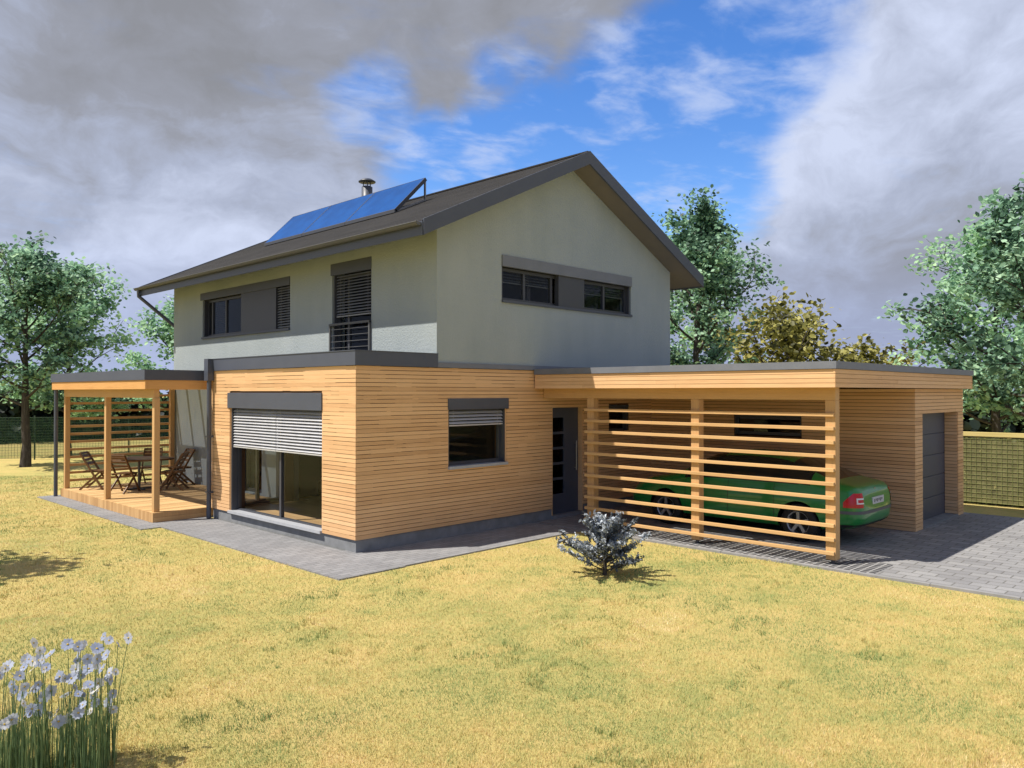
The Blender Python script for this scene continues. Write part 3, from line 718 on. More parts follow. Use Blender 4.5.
def make_chair():
    c = thing('folding_chair', (0, 0, DZ), 'x', 'chair', 'wooden folding chairs round the garden table')
    o = Vector((0, 0, DZ))
    def bar(a, b, w_, h_): mb = MB(); mb.bar(Vector(a) + o, Vector(b) + o, w_, h_); return mb
    for s in (-1, 1):
        bar((s * .225, .27, 0), (s * .205, -.26, .87), .028, .045).build('leg', 'furniture', c, .004)      # front foot to back top
        bar((s * .19, -.27, 0), (s * .19, .20, .44), .028, .045).build('leg', 'furniture', c, .004)
    sm = MB()
    for k in range(6): yy = -.2 + k * .078; sm.box(-.185, .185, yy, yy + .062, DZ + .435, DZ + .455, rnd.random())
    for s in (-1, 1): sm.box(s * .15 - .015, s * .15 + .015, -.2, .25, DZ + .41, DZ + .4345)
    sm.build('seat', 'furniture', c, .003)
    bm_ = MB()
    for z in (.62, .71, .80):
        yy = -.26 + (.87 - z) * .53 / .87; bm_.bar(Vector((-.205, yy, z)) + o, Vector((.205, yy, z)) + o, .018, .062, rnd.random(), (0, -.5, 1))
    bm_.bar(Vector((-.215, -.262, .862)) + o, Vector((.215, -.262, .862)) + o, .022, .05, .5, (0, -.5, 1))
    bm_.build('backrest', 'furniture', c, .003)
    bar((-.22, .19, .13), (.22, .19, .13), .02, .03).build('stretcher', 'furniture', c); bar((-.19, -.15, .115), (.19, -.15, .115), .02, .03).build('stretcher', 'furniture', c)
    return c
chair0 = make_chair()
TC = Vector((.2, 9.2))
for i, (x, y, lb) in enumerate([(-.52, 9.98, 'dark folding chair at the left end of the table, half hidden by the middle post'), (-.30, 8.78, 'dark folding chair with its back to the lawn, between the middle and the corner post'),
                                (.74, 8.48, 'dark folding chair right of the corner post, at the near right side of the table'), (1.25, 9.35, 'dark folding chair nearest the grey house wall'), (.80, 10.0, 'dark folding chair behind the table, only its top rail and legs showing')]):
    c = chair0 if i == 0 else copy_tree(chair0)
    d = TC - Vector((x, y)); c.location = (x, y, DZ); c.rotation_euler = (0, 0, math.atan2(d.y, d.x) - math.pi / 2 + (.12, -.1, .2, -.1, .1)[i]); c['label'] = lb

# ------------------------------------------------------------------ car
def make_car():
    # local: y = 0 rear bumper .. 4.52 nose, x across
    car = thing('parked_car', (6.53, -5.50, 0), 'green saloon car parked under the carport, seen from its tail', 'car')
    # stations: y, half width low/belt, z floor, z belt, z roof, half width roof
    st = [(0.00, .52, .52, .42, .60, .62, .46), (.035, .67, .65, .36, .80, .84, .53), (.10, .755, .70, .31, .90, .955, .56), (.20, .81, .745, .27, .935, .995, .60), (.48, .855, .79, .22, .955, 1.03, .62), (.80, .872, .82, .20, .96, 1.17, .60),
          (1.20, .88, .835, .19, .975, 1.37, .58), (1.55, .882, .84, .19, .965, 1.41, .575), (2.05, .882, .84, .19, .955, 1.435, .575), (2.50, .88, .84, .19, .94, 1.41, .565), (2.85, .878, .83, .19, .93, 1.33, .57), (3.22, .875, .815, .19, .92, 1.10, .62),
          (3.45, .872, .80, .20, .90, .97, .62), (3.85, .86, .77, .21, .84, .90, .60), (4.20, .83, .72, .23, .75, .81, .56), (4.40, .77, .64, .27, .66, .72, .50), (4.50, .66, .54, .34, .56, .60, .44)]
    # taper in plan near the ends
    V = []; ring_n = None; Fc = []; mats = []
    for (y, wl, wb, z0, zb, zr, wr) in st:
        zm = z0 + (zb - z0) * .42
        half = [(0, z0), (wl * .8, z0), (wl * .97, z0 + .06), (wl, zm), (wl * .992, z0 + (zb - z0) * .72), (wb, zb), (wb - (wb - wr) * .55, zb + (zr - zb) * .62), (wr, zr - (zr - zb) * .10), (wr * .55, zr - .002 + (.012 if zr > 1.2 else .004)), (0, zr + (.018 if zr > 1.2 else .008))]
        ring = half + [(-x, z) for x, z in half[-2:0:-1]]
        ring_n = len(ring); V += [(x, y, z) for x, z in ring]
    ns = len(st)
    for i in range(ns - 1):
        for k in range(ring_n):
            k2 = (k + 1) % ring_n; kk = min(k, ring_n - 1 - k)     # mirrored strip index
            Fc.append((i * ring_n + k, i * ring_n + k2, (i + 1) * ring_n + k2, (i + 1) * ring_n + k))
            m = 0
            y0, y1 = st[i][0], st[i + 1][0]
            if kk in (5, 6) and y0 >= .80 and y1 <= 3.23: m = 1                      # side glass
            if kk in (7, 8) and (y0 in (.48, .80)): m = 1                              # rear window
            if kk in (7, 8) and y0 in (2.50, 2.85): m = 1                              # windscreen
            mats.append(m)
    Fc.append(tuple(range(ring_n))); mats.append(0); Fc.append(tuple(range((ns - 1) * ring_n, ns * ring_n))); mats.append(0)
    me = bpy.data.meshes.new('body'); me.from_pydata(V, [], Fc)
    for k in ('paint', 'carglass', 'darkplastic'): me.materials.append(M[k])
    me.polygons.foreach_set('material_index', mats); me.polygons.foreach_set('use_smooth', [True] * len(Fc)); me.update()
    bm = bmesh.new(); bm.from_mesh(me); bmesh.ops.recalc_face_normals(bm, faces=bm.faces); bm.to_mesh(me); bm.free()
    tmp = bpy.data.objects.new('body_raw', me); COL.objects.link(tmp)
    ss = tmp.modifiers.new('s', 'SUBSURF'); ss.levels = 2; ss.render_levels = 2
    cut = MB()
    for yw in (1.0, 3.58):
        for s in (-1, 1): cut.tube([(s * .62, yw, .315), (s * 1.1, yw, .315)], .365, 32, smooth=False)
    cme = cut.build('cutter', 'darkplastic'); bo = tmp.modifiers.new('b', 'BOOLEAN'); bo.object = cme; bo.operation = 'DIFFERENCE'; bo.solver = 'EXACT'
    bpy.context.view_layer.update(); dg_ = bpy.context.evaluated_depsgraph_get(); ev = tmp.evaluated_get(dg_)
    res = bpy.data.meshes.new_from_object(ev); bpy.data.objects.remove(tmp); bpy.data.objects.remove(cme)
    vs = [v.co.copy() for v in res.vertices]; polys = [(tuple(p.vertices), p.material_index, p.center.copy(), p.normal.copy()) for p in res.polygons]
    bvh = BVHTree.FromPolygons([tuple(v) for v in vs], [p[0] for p in polys])
    def sub(name, test, mat, parent):
        mb = MB(); ids = {}
        fs = []
        for p in polys:
            if not test(p): continue
            fs.append(tuple(ids.setdefault(i, len(ids)) for i in p[0]))
        inv = sorted(ids, key=ids.get); o0 = car.location
        mb.add([vs[i] + o0 for i in inv], fs, .5, True); return mb.build(name, mat, parent, recalc=False)
    def in_well(p):
        return any(((p[2].y - yw) ** 2 + (p[2].z - .315) ** 2) ** .5 < .3645 - .0005 and abs(p[2].x) < .79 or (((p[2].y - yw) ** 2 + (p[2].z - .315) ** 2) ** .5 < .367 and p[2].y is not None and abs(p[3].x) < .5 and abs(p[2].x) > .6) for yw in (1.0, 3.58))
    body = sub('body', lambda p: p[1] != 1 and not in_well(p), 'paint', car)
    sub('window_glass', lambda p: p[1] == 1, 'carglass', body)
    for sx in (-1, 1):
        for fy in (0, 1): sub('wheel_arch', lambda p: p[1] != 1 and in_well(p) and p[2].x * sx > 0 and (p[2].y > 2.3) == bool(fy), 'darkplastic', body)
    o0 = car.location
    # patches laid on the bodywork by ray casting from outside
    def patch(name, mat, parent, grid, off=.006, th=.0, smooth=True):
        mb = MB(); rows_ = []
        for row in grid:
            r_ = []
            for (p, d) in row:
                p = Vector(p); d = Vector(d).normalized(); hit = bvh.ray_cast(p, d)
                q = hit[0] if hit[0] is not None else p + d * .3
                r_.append(Vector(q) - d * off + o0)
            rows_.append(r_)
        n_, m_ = len(rows_), len(rows_[0])
        mb.add([v for r_ in rows_ for v in r_], [(i * m_ + j, i * m_ + j + 1, (i + 1) * m_ + j + 1, (i + 1) * m_ + j) for i in range(n_ - 1) for j in range(m_ - 1)], .5, smooth)
        return mb.build(name, mat, parent, recalc=False)
    def rear_dir(a):   # a: angle round the tail, 0 = straight back, + = right side (x+)
        return Vector((-math.sin(a), math.cos(a), 0))
    def rear_grid(a0, a1, z0, z1, na=9, nz=6, shape=None):
        gr = []
        for i in range(nz + 1):
            z = z0 + (z1 - z0) * i / nz; row = []
            for j in range(na + 1):
                f = j / na; aa0, aa1 = (a0, a1) if shape is None else shape(i / nz, a0, a1); a = aa0 + (aa1 - aa0) * f
                c0 = Vector((0, .75, z)); d = rear_dir(a); row.append((c0 - d * 1.6, d))
            gr.append(row)
        return gr
    for s in (-1, 1):
        sh = lambda t, a0, a1: (a0 + (.10 if t < .0 else 0) * s + .20 * t * s * 0, a1 - s * .28 * max(0, t - .35) ** 1.2)
        tlp = patch('tail_light', 'red', body, rear_grid(s * .70, s * 1.04, .64, .87, 10, 8, sh), .008)
        for (a0, a1, z0, z1) in ((.69, .81, .70, .722), (.69, .81, .77, .795), (.81, .835, .70, .795)):
            patch('reversing_lamp', 'lampwhite', tlp, rear_grid(s * a0, s * a1, z0, z1, 3, 2), .012)
    patch('bumper_strip', 'greytrim', body, rear_grid(-1.25, 1.25, .535, .585, 40, 2), .009)
    patch('rear_valance', 'darkplastic', body, rear_grid(-1.2, 1.2, .25, .36, 30, 3), .006)
    # number plate with a few unreadable strokes
    pm = MB(); pm.box(-.25, .25, -.032, -.006, .66, .775); pm = pm
    pl = MB(); pl.v = [(x + o0.x, y + o0.y + .04, z + o0.z) for x, y, z in pm.v]; pl.f = pm.f; pl.var = pm.var; pl.sm = pm.sm
    plate = pl.build('number_plate', 'plate', body, .004)
    gl_ = MB()
    for k in range(6): x0 = -.19 + k * .065; gl_.box(x0 + o0.x, x0 + .04 + o0.x, .0065 + o0.y, .0085 + o0.y, .69 + (.018 if k % 2 else 0), .745)
    gl_.build('plate_marks', 'greytrim', plate)
    bd = MB(); bd.disc((o0.x, o0.y + .075, .88), (0, 1, 0), .035, .02, 16); bd.build('badge', 'alloy', body)
    for s in (-1, 1):
        mi = MB(); mi.box(s * .95 - .09 + o0.x, s * .95 + .09 + o0.x, 2.80 + o0.y, 2.93 + o0.y, .93, 1.06); mi.box(s * .86 - .04 + o0.x, s * .86 + .04 + o0.x, 2.84 + o0.y, 2.9 + o0.y, .93, .97); mi.build('wing_mirror', 'paint', body, .03)
        for yy in (1.75, 2.6):
            h_ = MB(); h_.box(s * .885 - .012 + o0.x, s * .885 + .012 + o0.x, yy + o0.y, yy + .18 + o0.y, .80, .83); h_.build('door_handle', 'paint', body, .008)
        wf = MB()
        patch('window_trim', 'darkplastic', body, [[(Vector((s * 1.6, 1.0 + 2.1 * j / 24, z)), Vector((-s, 0, 0))) for j in range(25)] for z in (.955, .985)], .004)
        for yj in (1.42, 2.28, 3.15):   # door gaps
            patch('door_gap', 'darkplastic', body, [[(Vector((s * 1.6, yj + w_, .28 + .66 * j / 10)), Vector((-s, 0, 0))) for j in range(11)] for w_ in (-.004, .004)], .0025)
    for yw in (1.0, 3.58):
        for s in (-1, 1):
            wt = MB(); x0 = s * .76
            prof_ = [(.195, -.10), (.25, -.105), (.30, -.09), (.318, -.05), (.318, .05), (.30, .09), (.25, .105), (.195, .10), (.195, -.10)]
            nn = 36; vv = []
            for r_, o_ in prof_:
                for k in range(nn): a = 2 * math.pi * k / nn; vv.append((x0 + o_ + o0.x, yw + r_ * math.cos(a) + o0.y, .318 + r_ * math.sin(a)))
            wt.add(vv, [(i * nn + k, i * nn + (k + 1) % nn, (i + 1) * nn + (k + 1) % nn, (i + 1) * nn + k) for i in range(len(prof_) - 1) for k in range(nn)], .5, True)
            whl = wt.build('wheel', 'black', car)
            rm = MB(); xo = x0 + s * .085
            # rim ring, barrel, five spokes, hub
            for (ra, oa, rb_, ob) in ((.20, .10, .178, .085), (.178, .085, .17, -.05)):
                vv = []
                for r_, o_ in ((ra, oa), (rb_, ob)):
                    for k in range(nn): a = 2 * math.pi * k / nn; vv.append((x0 + s * o_ + o0.x, yw + r_ * math.cos(a) + o0.y, .318 + r_ * math.sin(a)))
                rm.add(vv, [(k, (k + 1) % nn, nn + (k + 1) % nn, nn + k) for k in range(nn)], .5, True)
            for k in range(5):
                a = 2 * math.pi * k / 5 + .3; rm.bar((xo - s * .01 + o0.x, yw + .04 * math.cos(a) + o0.y, .318 + .04 * math.sin(a)), (xo + o0.x, yw + .18 * math.cos(a) + o0.y, .318 + .18 * math.sin(a)), .05, .03, .5, (1, 0, 0))
            rm.disc((xo + o0.x, yw + o0.y, .318), (1, 0, 0), .055, .03, 16)
            rm.build('rim', 'alloy', whl)
            bk_ = MB(); bk_.disc((x0 - s * .03 + o0.x, yw + o0.y, .318), (1, 0, 0), .172, .02, 24); bk_.build('brake_disc', 'darkplastic', whl)
    return car
make_car()

# ------------------------------------------------------------------ plants
def leaves_mesh(name, P, size, mat, seed, upb=.5, var=None, parent=None, sides=5, elong=1.25):
    """one mesh of many small folded leaf faces (each leaf: two quads about a midrib)"""
    rg = np.random.default_rng(seed); n = len(P)
    nn = rg.normal(size=(n, 3)); nn[:, 2] = np.abs(nn[:, 2]) + upb; nn /= np.linalg.norm(nn, axis=1)[:, None]
    a = np.cross(nn, rg.normal(size=(n, 3))); a /= np.linalg.norm(a, axis=1)[:, None]; b = np.cross(nn, a)
    s = (size * rg.uniform(.65, 1.35, n))[:, None] / 2
    # outline: tip, two shoulders each side, base
    pts = [(a * elong, 0), (a * .35 + b * .8, .18), (-a * .55 + b * .7, .18), (-a * elong * .9, 0), (-a * .55 - b * .7, .18), (a * .35 - b * .8, .18)]
    V = np.empty((n, 6, 3))
    for i, (o, l) in enumerate(pts): V[:, i] = P + o * s + nn * (l * s)
    V = V.reshape(-1, 3) - np.array(origin(parent))
    base = (np.arange(n) * 6)[:, None]
    q = np.concatenate([base + np.array([[0, 1, 2, 3]]), base + np.array([[0, 3, 4, 5]])], 1).reshape(-1)
    me = bpy.data.meshes.new(name); me.vertices.add(n * 6); me.vertices.foreach_set('co', V.astype(np.float32).reshape(-1))
    me.loops.add(n * 8); me.loops.foreach_set('vertex_index', q.astype(np.int32)); me.polygons.add(n * 2)
    me.polygons.foreach_set('loop_start', (np.arange(n * 2) * 4).astype(np.int32)); me.polygons.foreach_set('loop_total', np.full(n * 2, 4, np.int32))
    me.update(calc_edges=True)
    at = me.attributes.new('var', 'FLOAT', 'FACE')
    v = rg.beta(2, 2.6, n) if var is None else var
    at.data.foreach_set('value', np.repeat(np.clip(v, 0, 1), 2).astype(np.float32))
    me.materials.append(M[mat]); ob = bpy.data.objects.new(name, me); COL.objects.link(ob); ob.parent = parent
    return ob

def tree(name, label, cat, base, height, radius, z_low, leaf, nleaf, leafsize, seed, group=None, limbs=16, trunk_r=.16, lean=(0, 0), spread=.42, top_round=.9):
    rnd = random.Random(seed); root = thing(name, base, label, cat, group); B = Vector(base)
    tk_ = MB(); path = []; nseg = 9
    for i in range(nseg + 1):
        t = i / nseg; path.append(B + Vector((lean[0] * t + rnd.uniform(-.06, .06) * (t > 0) * height / 8, lean[1] * t + rnd.uniform(-.06, .06) * (t > 0) * height / 8, height * .93 * t - .1 * (t == 0))))
    rr = [trunk_r * (1.25 if i == 0 else 1) * (1 - .88 * i / nseg) + .012 for i in range(nseg + 1)]
    tk_.tube(path, rr, 10)
    def at(t):
        f = min(.999, max(0, t)) * nseg; i = int(f); return path[i].lerp(path[i + 1], f - i)
    cents = []
    for k in range(limbs):
        t = (z_low / height) + (1 - z_low / height) * (k + rnd.uniform(0, .8)) / limbs; t = min(t, .97)
        h = (t - z_low / height) / (1 - z_low / height); prof_ = (math.sin(math.pi * min(1, .22 + .72 * h)) ** .7) * radius * rnd.uniform(.62, 1.12)
        az = k * 2.399 + rnd.uniform(-.4, .4); el = rnd.uniform(.05, .5) + h * .75
        p0 = at(t / .93 * .9 if t < .9 else .96); d = Vector((math.cos(az) * math.cos(el), math.sin(az) * math.cos(el), math.sin(el)))
        pts_ = [p0]; L = prof_
        for j in range(1, 6):
            d = (d + Vector((rnd.uniform(-.2, .2), rnd.uniform(-.2, .2), rnd.uniform(-.06, .2)))).normalized(); pts_.append(pts_[-1] + d * L / 5)
        r0 = max(.018, trunk_r * .42 * (1 - .6 * h)); tk_.tube(pts_, [r0 * (1 - .16 * j) for j in range(6)], 6)
        for j in range(2, 6):
            cents.append((pts_[j], .7 if j < 3 else 1.0))
            for q in range(2):
                d2 = (d * .5 + Vector((rnd.gauss(0, .7), rnd.gauss(0, .7), rnd.uniform(-.35, .55)))).normalized(); l2 = L * rnd.uniform(.22, .48)
                e = pts_[j] + d2 * l2; m_ = pts_[j] + d2 * l2 * .5 + Vector((0, 0, .05 * l2))
                tk_.tube([pts_[j], m_, e], [r0 * .42, r0 * .3, r0 * .14], 5); cents.append((e, 1.0)); cents.append((m_, .6))
    tk_.build('trunk', 'bark', root, recalc=False)
    rg = np.random.default_rng(seed); wts = np.array([c[1] for c in cents]) * rg.uniform(.25, 1.6, len(cents)); wts /= wts.sum()
    idx = rg.choice(len(cents), nleaf, p=wts); C = np.array([tuple(c[0]) for c in cents])[idx]
    sc = (rg.uniform(.5, 1.25, len(cents)) * spread)[idx][:, None]
    P = C + rg.normal(size=(nleaf, 3)) * sc * np.array([[.75, .75, .5]])
    tone = rg.uniform(-.30, .36, len(cents))[idx]
    leaves_mesh('crown', P, leafsize, leaf, seed + 1, .55, rg.beta(2, 2.8, nleaf) + tone, root)
    return root

GT = 'trees round the garden'
tree('garden_tree', 'tall bluish green tree with bare lower trunk, on the lawn left of the pergola', 'tree', (.5, 19.9, -.02), 6.9, 2.75, 2.0, 'leaf_blue', 10500, .13, 101, GT, 22, .14, (.1, .2), .30)
tree('garden_tree', 'pale mint green tree behind the tall dark tree at the left', 'tree', (3.0, 23.9, -.02), 7.1, 2.4, 1.3, 'leaf_mint', 10000, .14, 102, GT, 17, .11, (0, 0), .36)
tree('garden_tree', 'pale tree peeping out behind the far eave of the house', 'tree', (8.3, 26.0, -.02), 6.4, 2.6, 1.2, 'leaf_mint', 7000, .15, 103, GT, 14, .15, (0, 0), .45)
tree('garden_tree', 'slender dark green tree right behind the gable eave', 'tree', (19.6, 5.9, -.02), 9.4, 2.9, 1.6, 'leaf_blue', 13000, .135, 104, GT, 22, .17, (.3, -.2), .34)
tree('garden_tree', 'pale green tree half hidden behind the slender dark tree by the gable', 'tree', (26.6, 10.0, -.02), 10.6, 3.0, 2.2, 'leaf_mint', 9000, .16, 105, GT, 17, .16, (0, 0), .42)
tree('olive_tree', 'low olive brown tree showing above the carport roof, beside the slender tree', 'tree', (26.6, 5.3, -.02), 4.2, 4.2, .8, 'leaf_olive', 4600, .20, 106, GT, 19, .16, (0, 0), .6)
tree('olive_tree', 'small yellowish bush top just above the carport roof corner', 'tree', (27.8, 2.5, -.02), 3.5, 2.6, .6, 'leaf_olive', 2000, .19, 107, GT, 13, .12, (0, 0), .42)
tree('garden_tree', 'big dark tree rising behind the right fence, cut by the photo edge', 'tree', (17.2, -5.9, -.02), 7.5, 3.35, 1.6, 'leaf_blue', 12000, .135, 108, GT, 22, .16, (0, -.2), .30)
tree('garden_tree', 'bright mint green tree behind the big dark tree at the right', 'tree', (23.6, -3.4, -.02), 7.6, 3.5, .9, 'leaf_mint', 12000, .15, 109, GT, 18, .16, (0, 0), .42)
tree('garden_tree', 'tree outside the left edge that throws its shade on the lawn', 'tree', (-7.45, 4.7, -.02), 5.6, 1.5, 2.8, 'leaf_blue', 5000, .13, 110, GT, 13, .11, (0, 0), .32)

# far dark wood beyond the fences
rg = np.random.default_rng(77)
def belt(a, b, n, h, dep):
    t = rg.uniform(0, 1, n); P = np.array(a)[None] * (1 - t)[:, None] + np.array(b)[None] * t[:, None]; dv = np.array(b) - np.array(a); nv = np.array([-dv[1], dv[0]]) / np.hypot(*dv)
    hh = h * (.72 + .28 * np.sin(t * 37) * np.cos(t * 91 + 1)); z = rg.uniform(0, 1, n) ** .8 * hh
    P = P + nv[None] * rg.normal(0, dep, n)[:, None]
    return np.column_stack([P, z - .02])
P = np.vstack([belt((-12, 38), (20, 33), 15000, 3.4, .7), belt((20, 33), (44, 12), 9000, 3.4, .7), belt((42, 16), (46, -28), 13000, 3.6, .7)])
wd = leaves_mesh('far_wood', P, .55, 'leaf_dark', 5, .2)
wd['kind'] = 'stuff'; tag(wd, 'dark wood edge far beyond the garden fences', 'wood')

# fences -----------------------------------------------------------
def netting(name, col, alpha):
    m = bpy.data.materials.new(name); m.use_nodes = True; t = NT(m.node_tree); bs = t.n['Principled BSDF']; bs.inputs['Roughness'].default_value = .8
    co = obj_co(t); n = t.noise(t.vmul(co, (4, 4, 4)), 1.5, 5, .6); hv = t.node('ShaderNodeHueSaturation'); hv.inputs['Color'].default_value = c4(col); t.put(hv.inputs['Value'], t.rng(n, .25, .75, .6, 1.4)); t.put(bs.inputs['Base Color'], hv.outputs[0])
    tr = t.node('ShaderNodeBsdfTransparent'); mx = t.node('ShaderNodeMixShader'); mx.inputs[0].default_value = alpha
    t.l.new(tr.outputs[0], mx.inputs[1]); t.l.new(bs.outputs[0], mx.inputs[2]); t.l.new(mx.outputs[0], t.n['Material Output'].inputs[0]); return m
M['net_green'] = netting('green_shade_netting', (.035, .10, .065), .42)
M['net_olive'] = netting('olive_shade_netting', (.22, .205, .085), .7)
M['wire_olive'] = plain('olive_wire', (.20, .22, .08), .5, 0, .15)
M['rail_tan'] = wood('tan_top_rail', [(.42, .33, .12), (.58, .47, .18), (.66, .55, .25)], (40., 2., 40.))
def fence(label, a, b, h, post_step, wire='fence_green', net='net_green', rail=False):
    a = Vector(a); b = Vector(b); L = (b - a).length; d = (b - a) / L
    t = thing('wire_fence', (a.x, a.y, 0), label, 'fence', 'wire fences round the garden')
    mb = MB(); n = int(L / .10)
    def thin(p, q, r):
        mb.tube([p, q], r, 3, cap=False, smooth=False)
    for i in range(n + 1):
        p = a + d * (L * i / n); thin((p.x, p.y, .04), (p.x, p.y, h), .005)
    for k in range(int(h / .10) + 1):
        thin((a.x, a.y, .05 + k * .1), (b.x, b.y, .05 + k * .1), .005)
    mb.build('wire_mesh', wire, t, recalc=False)
    o2 = Vector((-d.y, d.x)) * .012; nm = MB(); nm.add([(a.x + o2.x, a.y + o2.y, .04), (b.x + o2.x, b.y + o2.y, .04), (b.x + o2.x, b.y + o2.y, h), (a.x + o2.x, a.y + o2.y, h)], [(0, 1, 2, 3)]); nm.build('shade_netting', net, t, recalc=False)
    if rail: rm = MB(); rm.bar((a.x, a.y, h + .055), (b.x, b.y, h + .055), .05, .10); rm.build('top_rail', 'rail_tan', t, .006)
    s = 0
    while s <= L:
        p = a + d * s + Vector((-d.y, d.x)).to_3d().to_2d() * .04
        pm = MB(); pm.tube([(p.x, p.y, -.1), (p.x, p.y, h + .06)], .028, 8); pm.build('fence_post', 'fence_green', t, recalc=False); s += post_step
    return t
fence('dark green wire mesh fence across the far end of the lawn, behind the pergola', (-9.5, 29.3), (9.6, 18.0), 1.56, 3.2)
fence('olive wire mesh fence with a tan top rail, right of the garage', (12.78, 6.0), (12.78, -14.0), 1.5, 2.5, 'wire_olive', 'net_olive', True)
# clipped hedge behind the right fence
n = 46000; P = np.column_stack([rg.uniform(12.95, 13.45, n), rg.uniform(-14, 6, n), rg.uniform(0, 1.44, n)])
P[:, 0] = np.where(rg.random(n) < .7, 12.92 + np.abs(rg.normal(0, .07, n)), P[:, 0])
hg = leaves_mesh('hedge', P, .10, 'leaf_hedge', 8, .2, np.clip(.15 + .5 * rg.random(n) + .35 * np.sin(P[:, 1] * 2.3) * np.sin(P[:, 2] * 3 + P[:, 1]), 0, 1))
tag(hg, 'clipped mottled green hedge growing behind the right wire fence', 'hedge')

# silver shrub on the lawn -------------------------------------------
def silver_shrub():
    base = Vector((1.60, -3.60, -.02)); root = thing('silver_shrub', base, 'small silver grey spiky conifer alone on the lawn before the carport screen', 'shrub')
    rnd = random.Random(31); st = MB(); P = []; A = []; V = []
    st.tube([base, base + Vector((.02, 0, .35)), base + Vector((0, .02, .72))], [.03, .022, .006], 7)
    for k in range(50):
        t = (k + .5) / 50; z = .05 + .58 * t ** 1.1; az = k * 2.399 + rnd.uniform(-.3, .3); L = (.60 * (1 - t) ** .7 + .14) * rnd.uniform(.55, 1.22); el = R(rnd.uniform(2, 36) + 30 * t)
        p0 = base + Vector((0, 0, z)); d = Vector((math.cos(az) * math.cos(el), math.sin(az) * math.cos(el), math.sin(el))); p1 = p0 + d * L
        st.tube([p0, p0.lerp(p1, .5) - Vector((0, 0, .02)), p1], [.009, .006, .003], 5)
        tone = rnd.uniform(0, .7)
        nsub = int(6 + L * 17)
        for j in range(nsub):
            f = .25 + .75 * j / nsub; q = p0.lerp(p1, f); dd = (d + Vector((rnd.gauss(0, .5), rnd.gauss(0, .5), rnd.gauss(.12, .35)))).normalized(); l2 = rnd.uniform(.05, .13)
            for i in range(11):
                P.append(q + dd * l2 * i / 10 + Vector((rnd.gauss(0, .010), rnd.gauss(0, .010), rnd.gauss(0, .010)))); V.append(tone + rnd.random() * .5)
    st.build('branches', 'bark', root, recalc=False)
    leaves_mesh('foliage', np.array([tuple(p) for p in P]), .032, 'leaf_silver', 9, .35, np.array(V), root, elong=1.9)
silver_shrub()

# flower clumps ---------------------------------------------------------
def flower_clump(label, cx, cy, rx, ry, nst, nfl, seed, hmax):
    rnd = random.Random(seed); root = thing('flower_clump', (cx, cy, -.02), label, 'flowers', 'flower clumps at the near left corner'); st = MB()
    heads = []
    for k in range(nst):
        a = rnd.uniform(0, 6.283); r_ = rnd.random() ** .5; x, y = cx + rx * r_ * math.cos(a), cy + ry * r_ * math.sin(a); h = rnd.uniform(.2, .62) if k >= nfl else hmax * rnd.uniform(.42, 1.02)
        lx, ly = rnd.gauss(0, .06) * h, rnd.gauss(0, .06) * h
        p = [Vector((x, y, -.02)), Vector((x + lx * .3, y + ly * .3, h * .5)), Vector((x + lx, y + ly, h))]
        if k < nfl: st.tube(p, [.0035, .003, .002], 5, rnd.uniform(.3, .8)); heads.append((p[2], (p[2] - p[1]).normalized()))
        else:      # narrow leaf blade
            w_ = rnd.uniform(.0016, .0034); s = Vector((rnd.gauss(0, 1), rnd.gauss(0, 1), 0)).normalized() * w_; v = rnd.random()
            st.add([p[0] - s, p[0] + s, p[1] + s * .9, p[1] - s * .9, p[2]], [(0, 1, 2, 3), (3, 2, 4)], v)
    st.build('stems', 'leaf_stem', root, recalc=False)
    for (hp, hd_) in heads:
        fm = MB(); rad = rnd.uniform(.026, .048); nrm_ = (hd_ * .25 + Vector((-.25 + rnd.gauss(0, .8), -.75 + rnd.gauss(0, .8), rnd.uniform(-.3, .6)))).normalized()
        a = nrm_.orthogonal().normalized(); b = nrm_.cross(a); npet = 11; ph = rnd.random() * 6; tone = rnd.uniform(0, 1)
        for i in range(npet):
            t = ph + 2 * math.pi * i / npet; dr = a * math.cos(t) + b * math.sin(t); sd2 = nrm_.cross(dr); rl_ = rad * rnd.uniform(.85, 1.1); cup = rad * rnd.uniform(.0, .22)
            fm.add([hp + dr * rad * .12 - sd2 * rad * .08, hp + dr * rad * .12 + sd2 * rad * .08, hp + dr * rl_ * .7 + sd2 * rad * .27 + nrm_ * cup * .6, hp + dr * rl_ + nrm_ * cup, hp + dr * rl_ * .7 - sd2 * rad * .27 + nrm_ * cup * .6], [(0, 1, 2, 3, 4)], min(1, max(0, tone + rnd.uniform(-.15, .15))))
        fo = fm.build('flower', 'petal', root, recalc=False)
        em = MB(); em.revolve((hp.x, hp.y, hp.z), [(0, .006), (rad * .16, .003), (rad * .18, -.002), (0, -.004)], 8); em.build('flower_eye', 'bloomeye', fo, recalc=False)
flower_clump('denser flower clump of pale lavender blooms cut by the left edge of the photo', -5.74, -4.30, .34, .32, 780, 80, 41, .80)
flower_clump('flower clump of pale lavender blooms on the right, with the tallest stems over open lawn', -5.25, -4.50, .19, .22, 420, 52, 42, .80)

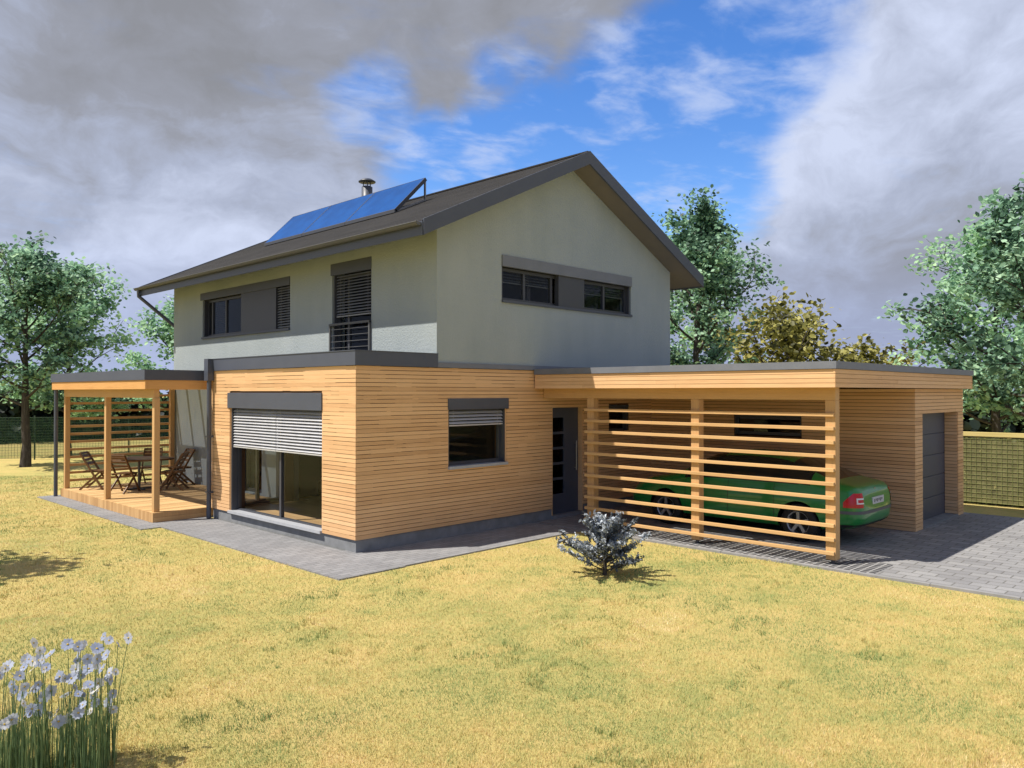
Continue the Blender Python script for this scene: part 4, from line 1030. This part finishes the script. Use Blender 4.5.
# mown grass -------------------------------------------------------------
def grass(n, seed):
    rg = np.random.default_rng(seed); cx, cy = -7.053, -10.242
    fw = np.array([math.sin(.7991), math.cos(.7991)]); rt_ = np.array([fw[1], -fw[0]])
    dep = 4.6 + 19.0 * rg.random(n) ** 2.0; lat = rg.uniform(-.70, .70, n) * dep
    x = cx + fw[0] * dep + rt_[0] * lat; y = cy + fw[1] * dep + rt_[1] * lat
    jx, jy = rg.normal(0, .018, n), rg.normal(0, .018, n)      # blades creep a little over the paving edges
    xx, yy = x + jx, y + jy
    keep = ~((xx > -1.13) & (xx < 12) & (yy > -1.26) & (yy < 12)) & ~((xx > 4.02) & (yy < 1)) & ~((xx > -1.49) & (xx < 2) & (yy > 4.59) & (yy < 11.01))
    x, y, dep = x[keep], y[keep], dep[keep]; n = len(x)
    h = rg.uniform(.010, .030, n) * (1 + dep * .012); w_ = rg.uniform(.0009, .0019, n) * (.7 + dep * .13); a = rg.uniform(0, 6.283, n); la = rg.uniform(0, 6.283, n); ll = h * rg.uniform(.15, 1.0, n)
    def vnoise(cell, sd):      # smooth value noise on a grid
        r2 = np.random.default_rng(sd); G = r2.random((256, 256)); u, v = x / cell + 90, y / cell + 90; i, j = np.floor(u).astype(int), np.floor(v).astype(int); fu, fv = u - i, v - j
        fu, fv = fu * fu * (3 - 2 * fu), fv * fv * (3 - 2 * fv); g = lambda p, q: G[p % 256, q % 256]
        return (g(i, j) * (1 - fu) + g(i + 1, j) * fu) * (1 - fv) + (g(i, j + 1) * (1 - fu) + g(i + 1, j + 1) * fu) * fv
    n1, n2_, n3_, n4 = vnoise(1.7, 1), vnoise(.55, 2), vnoise(.2, 3), vnoise(.07, 4)
    tuft = (vnoise(.16, 5) * .6 + vnoise(.9, 6) * .4) > .735      # coarser green tufts and weeds here and there
    h = np.where(tuft, h * 1.45, h); w_ = np.where(tuft, w_ * 1.3, w_)
    V = np.empty((n, 3, 3)); dx, dy = np.cos(a) * w_, np.sin(a) * w_
    V[:, 0] = np.column_stack([x - dx, y - dy, np.full(n, -.022)]); V[:, 1] = np.column_stack([x + dx, y + dy, np.full(n, -.022)]); V[:, 2] = np.column_stack([x + np.cos(la) * ll, y + np.sin(la) * ll, h - .02])
    me = bpy.data.meshes.new('grass'); me.vertices.add(n * 3); me.vertices.foreach_set('co', V.astype(np.float32).reshape(-1)); me.loops.add(n * 3); me.loops.foreach_set('vertex_index', np.arange(n * 3, dtype=np.int32)); me.polygons.add(n)
    me.polygons.foreach_set('loop_start', (np.arange(n) * 3).astype(np.int32)); me.polygons.foreach_set('loop_total', np.full(n, 3, np.int32)); me.update(calc_edges=True)
    pat = .455 + .50 * (n1 - .5) + .62 * (n2_ - .5) + .40 * (n3_ - .5) + .30 * (n4 - .5) - .16 * tuft
    at = me.attributes.new('var', 'FLOAT', 'FACE'); at.data.foreach_set('value', np.clip(pat + rg.normal(0, .13, n), 0, 1).astype(np.float32))
    me.materials.append(M['blade']); o = bpy.data.objects.new('grass', me); COL.objects.link(o); o['kind'] = 'stuff'; tag(o, 'short dry straw coloured grass of the mown lawn', 'grass')
grass(650000, 6)
